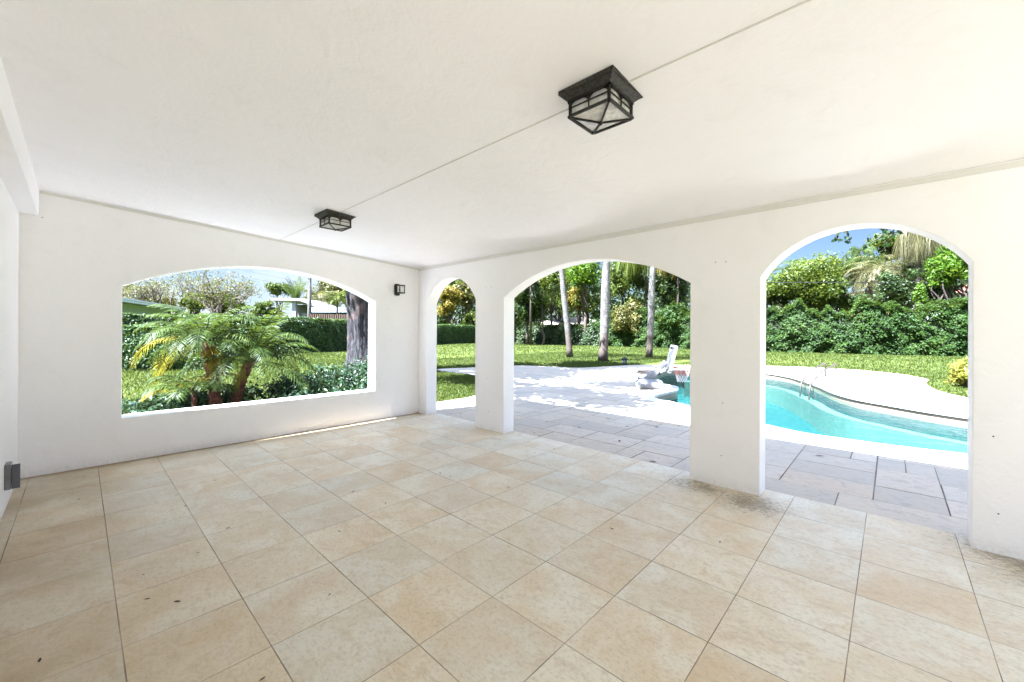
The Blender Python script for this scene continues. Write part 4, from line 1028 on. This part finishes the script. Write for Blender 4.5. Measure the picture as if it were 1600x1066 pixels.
# white house with terracotta roofs
ho = at(1430, 500, 46); house = empty('white_house', (ho.x, ho.y, LAWN), 'white two storey house with terracotta roofs half hidden by trees', 'house')
house.rotation_euler = (0, 0, -0.12)
mb = MB(); mb.box(0, 10, -7.5, 8.5, 0, 6.0); hw = mb.build('wall', M['whitewall'], house)
def hip(mb, x0, x1, y0, y1, z0, h, ins):
    mb.add([(x0, y0, z0), (x1, y0, z0), (x1, y1, z0), (x0, y1, z0), ((x0 + x1) / 2, y0 + ins, z0 + h), ((x0 + x1) / 2, y1 - ins, z0 + h)],
           [(0, 1, 4), (1, 2, 5, 4), (2, 3, 5), (3, 0, 4, 5), (3, 2, 1, 0)])
mb = MB(); hip(mb, -0.6, 10.6, -8.1, 9.1, 6.0, 1.5, 5); mb.build('roof', M['terra'], house)
mb = MB(); mb.box(-3.0, -0.01, 2.2, 5.2, 0, 3.45); mb.build('porch_wall', M['whitewall'], house)
mb = MB(); mb.add([(-3.5, 1.8, 3.5), (-3.5, 5.6, 3.5), (-0.01, 5.6, 4.6), (-0.01, 1.8, 4.6), (-3.5, 1.8, 3.4), (-3.5, 5.6, 3.4), (-0.01, 5.6, 4.5), (-0.01, 1.8, 4.5)], [(0, 3, 2, 1), (4, 5, 6, 7), (0, 1, 5, 4), (1, 2, 6, 5), (2, 3, 7, 6), (3, 0, 4, 7)]); mb.build('porch_roof', M['terra'], house)
for (y0, y1, z0, z1) in ((5.5, 6.7, 3.9, 5.2), (0.2, 1.4, 3.9, 5.2), (-3.6, -2.4, 3.9, 5.2), (-6.2, -5.2, 3.6, 5.2)):
    mb = MB(); mb.box(-0.04, -0.002, y0, y1, z0, z1); wf = mb.build('window', M['trim'], house)
    mb = MB(); mb.box(-0.06, -0.041, y0 + 0.08, y1 - 0.08, z0 + 0.08, z1 - 0.08); mb.build('pane', M['darkglass'], wf)

# tan roofed house seen in the wide arch
th = at(888, 520, 62); hs = empty('tan_roof_house', (th.x, th.y, LAWN), 'low house with a tan roof behind the uneven hedge', 'house', rz=math.atan2(-sP, cP))
mb = MB(); mb.box(-5.0, 5.0, -3.5, 3.5, 0, 2.75); mb.build('wall', M['whitewall'], hs)
mb = MB(); mb.add([(-5.8, -4.2, 2.7), (5.8, -4.2, 2.7), (5.8, 4.2, 2.7), (-5.8, 4.2, 2.7), (-1.5, 0, 3.9), (2.4, 0, 3.9)], [(0, 1, 5, 4), (1, 2, 5), (2, 3, 4, 5), (3, 0, 4), (3, 2, 1, 0)]); mb.build('roof', M['tanroof'], hs)

# pale green house at the left of the window opening
a, b = at(168, 460, 29.0), at(284, 481.5, 43.5); a.z = b.z = 3.95
d = (b - a); L = d.length; hs = empty('green_house', (a.x, a.y, LAWN), 'pale green house with a grey roof edge behind the hedge at left', 'house', rz=math.atan2(d.y, d.x))
z0 = 3.95 - LAWN
mb = MB(); mb.box(-6, L - 0.9, 0.9, 9, 0, z0 - 0.24); mb.build('wall', M['greenwall'], hs)
mb = MB(); mb.box(-6.5, L, 0, 0.9, z0 - 0.22, z0 - 0.17); mb.build('soffit', M['greenwall'], hs)
mb = MB(); mb.box(-6.5, L, -0.04, 0.0, z0 - 0.24, z0 + 0.02); mb.box(-6.5, L, -0.09, -0.042, z0 - 0.05, z0 + 0.07); mb.build('fascia', M['fascia'], hs)
mb = MB(); mb.add([(-6.5, 0.0, z0 + 0.03), (L, 0.0, z0 + 0.03), (L, 5.5, z0 + 0.75), (-6.5, 5.5, z0 + 0.75), (-6.5, 11, z0 + 0.03), (L, 11, z0 + 0.03)], [(0, 1, 2, 3), (3, 2, 5, 4), (1, 5, 2)]); mb.build('roof', M['concrete'], hs)

# grey house behind the hedge, with its low wing and board fence
gh = at(452, 500, 46); hs = empty('grey_house', (gh.x, gh.y, LAWN), 'low white and grey house with flat wing behind the long hedge', 'house', rz=math.atan2(-sP, cP))
k_ = 46 / F
mb = MB(); mb.box(1.2, 7.2, 0.5, 6, 0, 3.6); mb.build('wall', M['greywall'], hs)
mb = MB(); mb.add([(-2.2, 0, 5.35), (1.3, 0, 5.30), (3.5, 0, 4.45), (3.5, 0, 4.15), (1.2, 0, 5.0), (-2.2, 0, 5.05), (-2.2, 6, 5.35), (1.3, 6, 5.30), (3.5, 6, 4.45), (3.5, 6, 4.15), (1.2, 6, 5.0), (-2.2, 6, 5.05)],
    [(0, 1, 4, 5), (1, 2, 3, 4), (0, 6, 7, 1), (1, 7, 8, 2), (5, 4, 10, 11), (4, 3, 9, 10), (2, 8, 9, 3), (0, 5, 11, 6), (6, 11, 10, 7), (7, 10, 9, 8)]); mb.build('roof', M['concrete'], hs)
mb = MB(); mb.box(-2.0, 1.19, 5.0, 5.9, 0, 4.9); mb.build('rear_wall', M['greywall'], hs)
mb = MB(); mb.box(0.15, 0.55, 0.3, 0.7, 0, 5.0); mb.build('column', M['whitewall'], hs)
mb = MB(); mb.box(2.6, 7.6, -0.2, 5.8, 3.72, 4.3); mb.build('wing_roof', M['fascia'], hs)
fp = at(515, 500, 42); mb = MB()
for i in range(26):
    u = -2.2 + i * 0.19; mb.box(fp.x + u * cP, fp.x + u * cP + 0.15, fp.y - u * sP, fp.y - u * sP + 0.1, LAWN, 3.3 + RNG.uniform(-0.03, 0.03))
tag(mb.build('board_fence', M['brownfence']), 'brown board fence below the flat grey roof', 'fence')

# ------------------------------------------------------------------ trees behind the hedge in the window opening
def bare_tree(px, py, d, h, spread, label, seed, leafmat='olive', nleaf=900, levels=4):
    R = random.Random(seed); c = at(px, py, d); r = empty('bare_tree', (c.x, c.y, LAWN), label, 'tree', 'half bare trees behind the hedge'); mb = MB(); tips = []
    def grow(p, dr, L, rad, lv):
        q = p + dr * L; m_ = p.lerp(q, 0.5) + Vector((R.uniform(-1, 1), R.uniform(-1, 1), R.uniform(-1, 1))) * L * 0.07
        mb.tube([p, m_, q], [rad, rad * 0.85, rad * 0.65], 5 if lv > 1 else 3, cap=False)
        if lv == 0: tips.append(q); return
        for k in range(3 if lv < levels else 5):
            a = R.uniform(0, 6.28); t = R.uniform(0.35, 0.85) * spread; nd = (dr + Vector((math.cos(a) * t, math.sin(a) * t, R.uniform(-0.1, 0.35)))).normalized()
            grow(q if k else m_, nd, L * R.uniform(0.62, 0.85), rad * 0.6, lv - 1)
    grow(Vector((0, 0, 0)), Vector((0, 0, 1)), h * 0.28, 0.24, levels)
    mb.build('trunk', M['twig'], r)
    m = MB(); C = np.array([list(t) for t in tips]); idx = RNG.integers(0, len(C), nleaf); C = C[idx] + RNG.normal(0, 0.3, (nleaf, 3)); m.quads(leafquads(C, np.tile([0, 0, 1.0], (nleaf, 1)), 0.2, 0.5, 0.9)); m.build('crown', M[leafmat], r)
    return r
bare_tree(338, 497, 40, 8.8, 1.2, 'spreading half bare tree with pale brown twigs above the palms', 51, 'olive', 2600, 5)
bare_tree(262, 490, 47, 9.4, 1.3, 'half bare pinkish tree behind the green house roof', 52, 'olive', 3000, 5)
bare_tree(218, 480, 52, 9.2, 1.3, 'half bare tree at the left edge of the opening', 53, 'dry', 3000, 5)
W_ = 'trees behind the long hedge in the window opening'
tree(196, 452, 56, 16, 14, 'bright', 'small bright green tree at the far left behind the roof', 900, 0.3, 6, W_)
tree(305, 470, 46, 26, 20, 'bright', 'yellow green shrub below the spreading half bare tree', 1700, 0.28, 8, W_, name='shrub', cat='shrub')
tree(345, 474, 42, 40, 22, 'mid', 'green shrub mass behind the hedge top, centre of the opening', 2600, 0.26, 9, W_, name='shrub', cat='shrub')
tree(268, 474, 50, 30, 12, 'olive', 'low olive shrub beyond the green house', 1200, 0.28, 7, W_, name='shrub', cat='shrub')
tree(413, 484, 40, 22, 15, 'mid', 'small shrub in front of the white carport roof', 1400, 0.24, 7, W_, name='shrub', cat='shrub')
tree(437, 450, 62, 22, 14, 'mid', 'compact green tree above the carport roof', 2200, 0.32, 8, W_)
tree(520, 458, 58, 40, 34, 'olive', 'broad olive tree behind the flat grey roof', 4200, 0.36, 11, W_)
tree(556, 462, 56, 24, 34, 'bright', 'yellow green tree just left of the big grey trunk', 2400, 0.32, 8, W_)
tree(630, 452, 60, 45, 40, 'mid', 'tree behind the wall corner', 2200, 0.4, 8, W_)
feather_palm(462, 472, 50, 'palm with stiff upright fronds above the carport roof', 'palm', 16, 3.2, 61, 0.5, 0.5, 1.5, 0.6, 0.2)
feather_palm(502, 470, 52, 'palm with golden arching fronds above the flat roof', 'dry', 20, 3.2, 62, 1.8, 0.7, 1.2, 1.3, 0.2)
feather_palm(527, 467, 44, 'slim young palm with bright fronds beside the big trunk', 'weep', 14, 1.7, 63, 1.9, 0.5, 1.2, 1.3, 0.08)
c = at(483, 500, 43); r = empty('palm_trunk', (c.x, c.y, LAWN), 'tall pale smooth palm trunk above the long hedge', 'palm'); mb = MB(); mb.tube([(0, 0, 0), (0.04, 0, 4), (0, 0, 9.5)], [0.24, 0.2, 0.17], 12); mb.build('trunk', M['royal'], r)
m = MB(); random.seed(77)
for i in range(14): frond(m, Vector((0, 0, 9.5)), i * 2.399, 1.2 - 1.2 * i / 14, 2.5, 1.6, 0.6, 28, width=0.06, rr=0.03)
m.build('crown', M['palm'], r)

# far belt of trees that closes the horizon
def belt(pxs, d, top, mat, label, n, size=0.6):
    Q = []; base = at((pxs[0] + pxs[1]) / 2, 520, d); R_ = empty('distant_treeline', (base.x, base.y, LAWN), label, 'trees'); R_['kind'] = 'stuff'
    bl = []
    for i in range(26):
        px = pxs[0] + (pxs[1] - pxs[0]) * (i + 0.5) / 26; dd = d * RNG.uniform(0.94, 1.08); c = at(px, 520, dd); hz = (520 - top) * d / F * RNG.uniform(0.45, 1.0) + 1.5
        w = (pxs[1] - pxs[0]) / 26 * d / F; bl.append((np.array([c.x - base.x, c.y - base.y, hz * 0.5]), np.array([w * 1.3, w * 1.3, hz * 0.52])))
    Q = blob_leaves(bl, n, size, 0.6, 0.3, 0.6); m = MB(); m.quads(Q); o = m.build('foliage', M[mat], R_); return R_
def belt_obj(*a, **k):
    r = belt(*a, **k); o = r.children[0]; o.name = 'distant_trees'; lab, cat = r['label'], r['category']; loc = r.location.copy(); o.parent = None; o.location = loc
    tag(o, lab, cat, None, 'stuff'); bpy.data.objects.remove(r)
belt_obj((660, 1110), 78, 400, 'dark', 'far green trees closing the view through the wide arch', 26000)
belt_obj((1150, 1640), 72, 440, 'mid', 'far green trees beyond the white house', 8000)
belt_obj((100, 660), 84, 484, 'mid', 'far low trees beyond the long hedge', 9000)

# yellow bush on the lawn by the right pier
yb = ongr(1512, 606, LAWN); r = empty('croton_bush', yb, 'yellow green bush on the lawn against the right pier', 'bush'); m = MB(); bl = blobs((0, 0, 0.5), (0.52, 0.52, 0.46), 9, 0.55)
m.quads(blob_leaves(bl, 2400, 0.15, 0.4, 0.4, 0.6)); m.build('foliage', M['croton'], r)
mb = MB()
for i in range(6): mb.tube(limb_path((0, 0, 0), Vector(bl[i][0]), 0.08, 3), [0.03, 0.02, 0.015, 0.01], 5)
mb.build('stem', M['bark'], r)

# branch hanging into the right arch from a tree beside the porch
tr0 = Vector((8.2, -4.6, LAWN)); r = empty('overhanging_tree', tr0, 'tree beside the porch whose dark leafy twigs hang into the right arch', 'tree')
mb = MB(); q = Vector((0.1, 0.2, 3.6)); mb.tube(limb_path((0, 0, 0), q, 0.03, 5), np.linspace(0.2, 0.12, 6).tolist(), 9); m = MB()
def twig(pts, d0, nl=7):
    W = [at(x, y, d0) - tr0 for x, y in pts]; mb.tube(W, np.linspace(0.018, 0.005, len(W)).tolist(), 5)
    for i in range(len(W) - 1):
        for s in range(nl):
            p = W[i].lerp(W[i + 1], s / nl); d = Vector(RNG.normal(0, 1, 3)); d.z -= 0.1; d.normalize(); ln_ = RNG.uniform(0.09, 0.14)
            sd = d.cross(Vector(RNG.normal(0, 1, 3))).normalized() * ln_ * 0.3
            m.quads(np.array([[list(p), list(p + d * ln_ * 0.6 + sd), list(p + d * ln_), list(p + d * ln_ * 0.6 - sd)]]))
start = at(1500, 330, 8.5) - tr0; mb.tube(limb_path(q, start, 0.05, 4), np.linspace(0.1, 0.035, 5).tolist(), 7)
mb.tube([start, at(1420, 340, 8.5) - tr0, at(1330, 346, 8.6) - tr0, at(1300, 352, 8.6) - tr0], [0.035, 0.025, 0.015, 0.008], 6)
for pts in ([(1310, 348), (1309, 360), (1306, 371), (1311, 379)], [(1322, 347), (1322, 362), (1327, 373), (1329, 381)], [(1392, 345), (1384, 362), (1372, 373), (1356, 380), (1343, 387)],
            [(1400, 345), (1396, 361), (1388, 374), (1380, 391)], [(1372, 356), (1384, 358)], [(1418, 344), (1408, 360), (1394, 366)], [(1480, 338), (1468, 372), (1474, 392)]):
    twig(pts, 8.6, 5)
mb.build('trunk', M['bark'], r)
m.quads(blob_leaves(blobs((0.3, -0.6, 4.6), (2.2, 1.8, 1.2), 8), 2200, 0.12)); m.build('crown', M['shadeleaf'], r)

# overhead wires
def wire(a, b, da, db, label, sag=0.25, rad=0.022):
    p, q = at(*a, da), at(*b, db); mb = MB(); mb.tube([p.lerp(q, i / 12) - Vector((0, 0, sag * 4 * (i / 12) * (1 - i / 12))) for i in range(13)], rad, 5)
    tag(mb.build('overhead_wire', M['iron']), label, 'wire', 'overhead wires')
wire((280, 398), (520, 451), 44, 44, 'upper wire crossing the sky in the window opening', 0.1)
wire((280, 414), (520, 455), 44, 44, 'lower wire crossing the sky in the window opening', 0.1)
wire((1120, 441), (1640, 436), 35, 35, 'dark cable in front of the trees in the right arch', 0.15, 0.035)

# debris on floor and deck: single dry leaves
def dry_leaf(p, s, rz, label, group):
    mb = MB(); k = 7
    top = [(-1, 0), (-0.5, 0.32), (0.1, 0.40), (0.7, 0.22), (1, 0), (0.6, -0.25), (0, -0.38), (-0.6, -0.25)]
    vs = [Vector((x * s, y * s * 0.8, 0.002 + 0.25 * s * (abs(y) + 0.3 * x * x))) for x, y in top] + [Vector((0, 0, 0.002))]
    mb.add(vs, [(i, (i + 1) % 8, 8) for i in range(8)], smooth=True)
    o = mb.build('dry_leaf', M['bark']); o.location = p; o.rotation_euler = (0, 0, rz); tag(o, label, 'leaf', group)
LF = [(131, 746), (115, 766), (123, 781), (276, 774), (268, 797), (290, 791), (336, 751), (356, 826), (466, 827), (309, 865), (224, 899), (230, 937), (277, 941), (530, 831), (515, 930), (410, 1062), (552, 769), (602, 787), (688, 740), (704, 745), (790, 761), (794, 763), (857, 715), (1125, 848), (956, 827), (866, 702), (822, 698), (835, 708), (62, 1033)]
for i, (x, y) in enumerate(LF):
    p = ongr(x, y, 0.0); p.z = 0.001; dry_leaf(p, RNG.uniform(0.008, 0.022), RNG.uniform(0, 6), 'tiny dark dry leaf scrap on the beige porch floor', 'leaf scraps on the porch floor')
for i, (x, y) in enumerate([(855, 660), (1000, 640), (905, 668), (980, 667), (1012, 642), (1020, 722), (890, 640), (930, 620), (712, 648), (720, 647), (835, 677), (1280, 713), (1046, 650), (968, 690), (950, 655), (1026, 668)]):
    p = ongr(x, y); p.z = G + 0.003; dry_leaf(p, RNG.uniform(0.02, 0.05), RNG.uniform(0, 6), 'dark dry leaf lying on the paver deck', 'leaves on the deck')

# ------------------------------------------------------------------ light, sky, camera
SUNV = Vector((-0.50, 0.16, 1.0)).normalized()
sun = bpy.data.lights.new('sun', 'SUN'); sun.energy = 5.0; sun.angle = math.radians(0.55); sun.color = (1.0, 0.99, 0.975)
so = bpy.data.objects.new('sun', sun); COL.objects.link(so); so.rotation_euler = SUNV.to_track_quat('Z', 'Y').to_euler()
wd = bpy.data.worlds.new('World'); SC.world = wd; wd.use_nodes = True; nt = wd.node_tree; nt.nodes.clear()
ow = nt.nodes.new('ShaderNodeOutputWorld'); bg = nt.nodes.new('ShaderNodeBackground'); sky = nt.nodes.new('ShaderNodeTexSky')
sky.sky_type = 'NISHITA'; sky.sun_disc = False; sky.sun_elevation = math.asin(SUNV.z); sky.sun_rotation = math.atan2(SUNV.x, SUNV.y) % (2 * math.pi)
sky.air_density = 1.0; sky.dust_density = 0.6; sky.ozone_density = 1.2
bg.inputs[1].default_value = 0.08
W = nt.nodes.new; LK = nt.links.new
def wmath(op, a, b=None, c=None):
    n = W('ShaderNodeMath'); n.operation = op
    for k, q in enumerate((a, b, c)):
        if q is None: continue
        if isinstance(q, (int, float)): n.inputs[k].default_value = q
        else: LK(q, n.inputs[k])
    return n.outputs[0]
def wstep(x, lo, hi, a=0.0, b=1.0):
    n = W('ShaderNodeMapRange'); n.interpolation_type = 'SMOOTHSTEP'; LK(x, n.inputs[0])
    for k, q in ((1, lo), (2, hi), (3, a), (4, b)): n.inputs[k].default_value = q
    return n.outputs[0]
def wmix(f, a, b, bl='MIX'):
    n = W('ShaderNodeMix'); n.data_type = 'RGBA'; n.blend_type = bl
    for k, q in ((0, f), (6, a), (7, b)):
        if isinstance(q, (int, float)): n.inputs[k].default_value = q
        elif isinstance(q, tuple): n.inputs[k].default_value = (*q, 1)
        else: LK(q, n.inputs[k])
    return n.outputs[2]
tc = W('ShaderNodeTexCoord'); sx = W('ShaderNodeSeparateXYZ'); LK(tc.outputs['Generated'], sx.inputs[0])
def cloudnoise(sc, zs):
    mp = W('ShaderNodeMapping'); mp.inputs['Scale'].default_value = (1, 1, zs); LK(tc.outputs['Generated'], mp.inputs[0])
    no = W('ShaderNodeTexNoise'); no.inputs['Scale'].default_value = sc; no.inputs['Detail'].default_value = 6; no.inputs['Roughness'].default_value = 0.6; LK(mp.outputs[0], no.inputs[0]); return no.outputs[0]
nz_ = cloudnoise(2.4, 2.2)
# low sky dimmed, unseen bright cumulus added overhead for fill, thin cloud over the garden side
low = wmix(1.0, sky.outputs[0], (0.155, 0.155, 0.16), 'MULTIPLY')
base = wmix(wstep(sx.outputs[2], 0.22, 0.60), low, sky.outputs[0])
hi = wmath('MULTIPLY', wstep(nz_, 0.36, 0.60), wstep(sx.outputs[2], 0.30, 0.55))
base = wmix(hi, base, (2.8, 2.85, 2.95))
side = wmath('MULTIPLY', wstep(sx.outputs[1], 0.55, 0.85), wstep(nz_, 0.34, 0.66))
base = wmix(wmath('MULTIPLY', side, 0.75), base, (1.1, 1.13, 1.18))
LK(base, bg.inputs[0]); LK(bg.outputs[0], ow.inputs[0])

cam = bpy.data.cameras.new('camera'); co = bpy.data.objects.new('camera', cam); COL.objects.link(co); SC.camera = co
cam.sensor_fit = 'HORIZONTAL'; cam.sensor_width = 36; cam.lens = F / 1600 * 36; cam.clip_end = 1500; cam.clip_start = 0.05
cam.shift_y = -(533 - CY) / 1600
co.location = (0, 0, EYE)
fwd = Vector((sP, cP, 0)); right = Vector((cP, -sP, 0)); up = Vector((0, 0, 1))
cr_, sr_ = math.cos(ROLL), math.sin(ROLL)
R2, U2 = right * cr_ + up * sr_, up * cr_ - right * sr_
co.rotation_euler = Matrix((R2, U2, -fwd)).transposed().to_euler()

SC.view_settings.view_transform = 'Standard'; SC.view_settings.look = 'None'; SC.view_settings.gamma = 1; SC.view_settings.exposure = 3.66; SC.view_settings.use_white_balance = True; SC.view_settings.white_balance_temperature = 5750
SC.cycles.use_denoising = True
try: SC.cycles.denoiser = 'OPENIMAGEDENOISE'
except Exception: pass
SC.cycles.max_bounces = 14; SC.cycles.diffuse_bounces = 12; SC.cycles.transparent_max_bounces = 12; SC.cycles.sample_clamp_indirect = 8
SC.cycles.caustics_reflective = False; SC.cycles.caustics_refractive = False
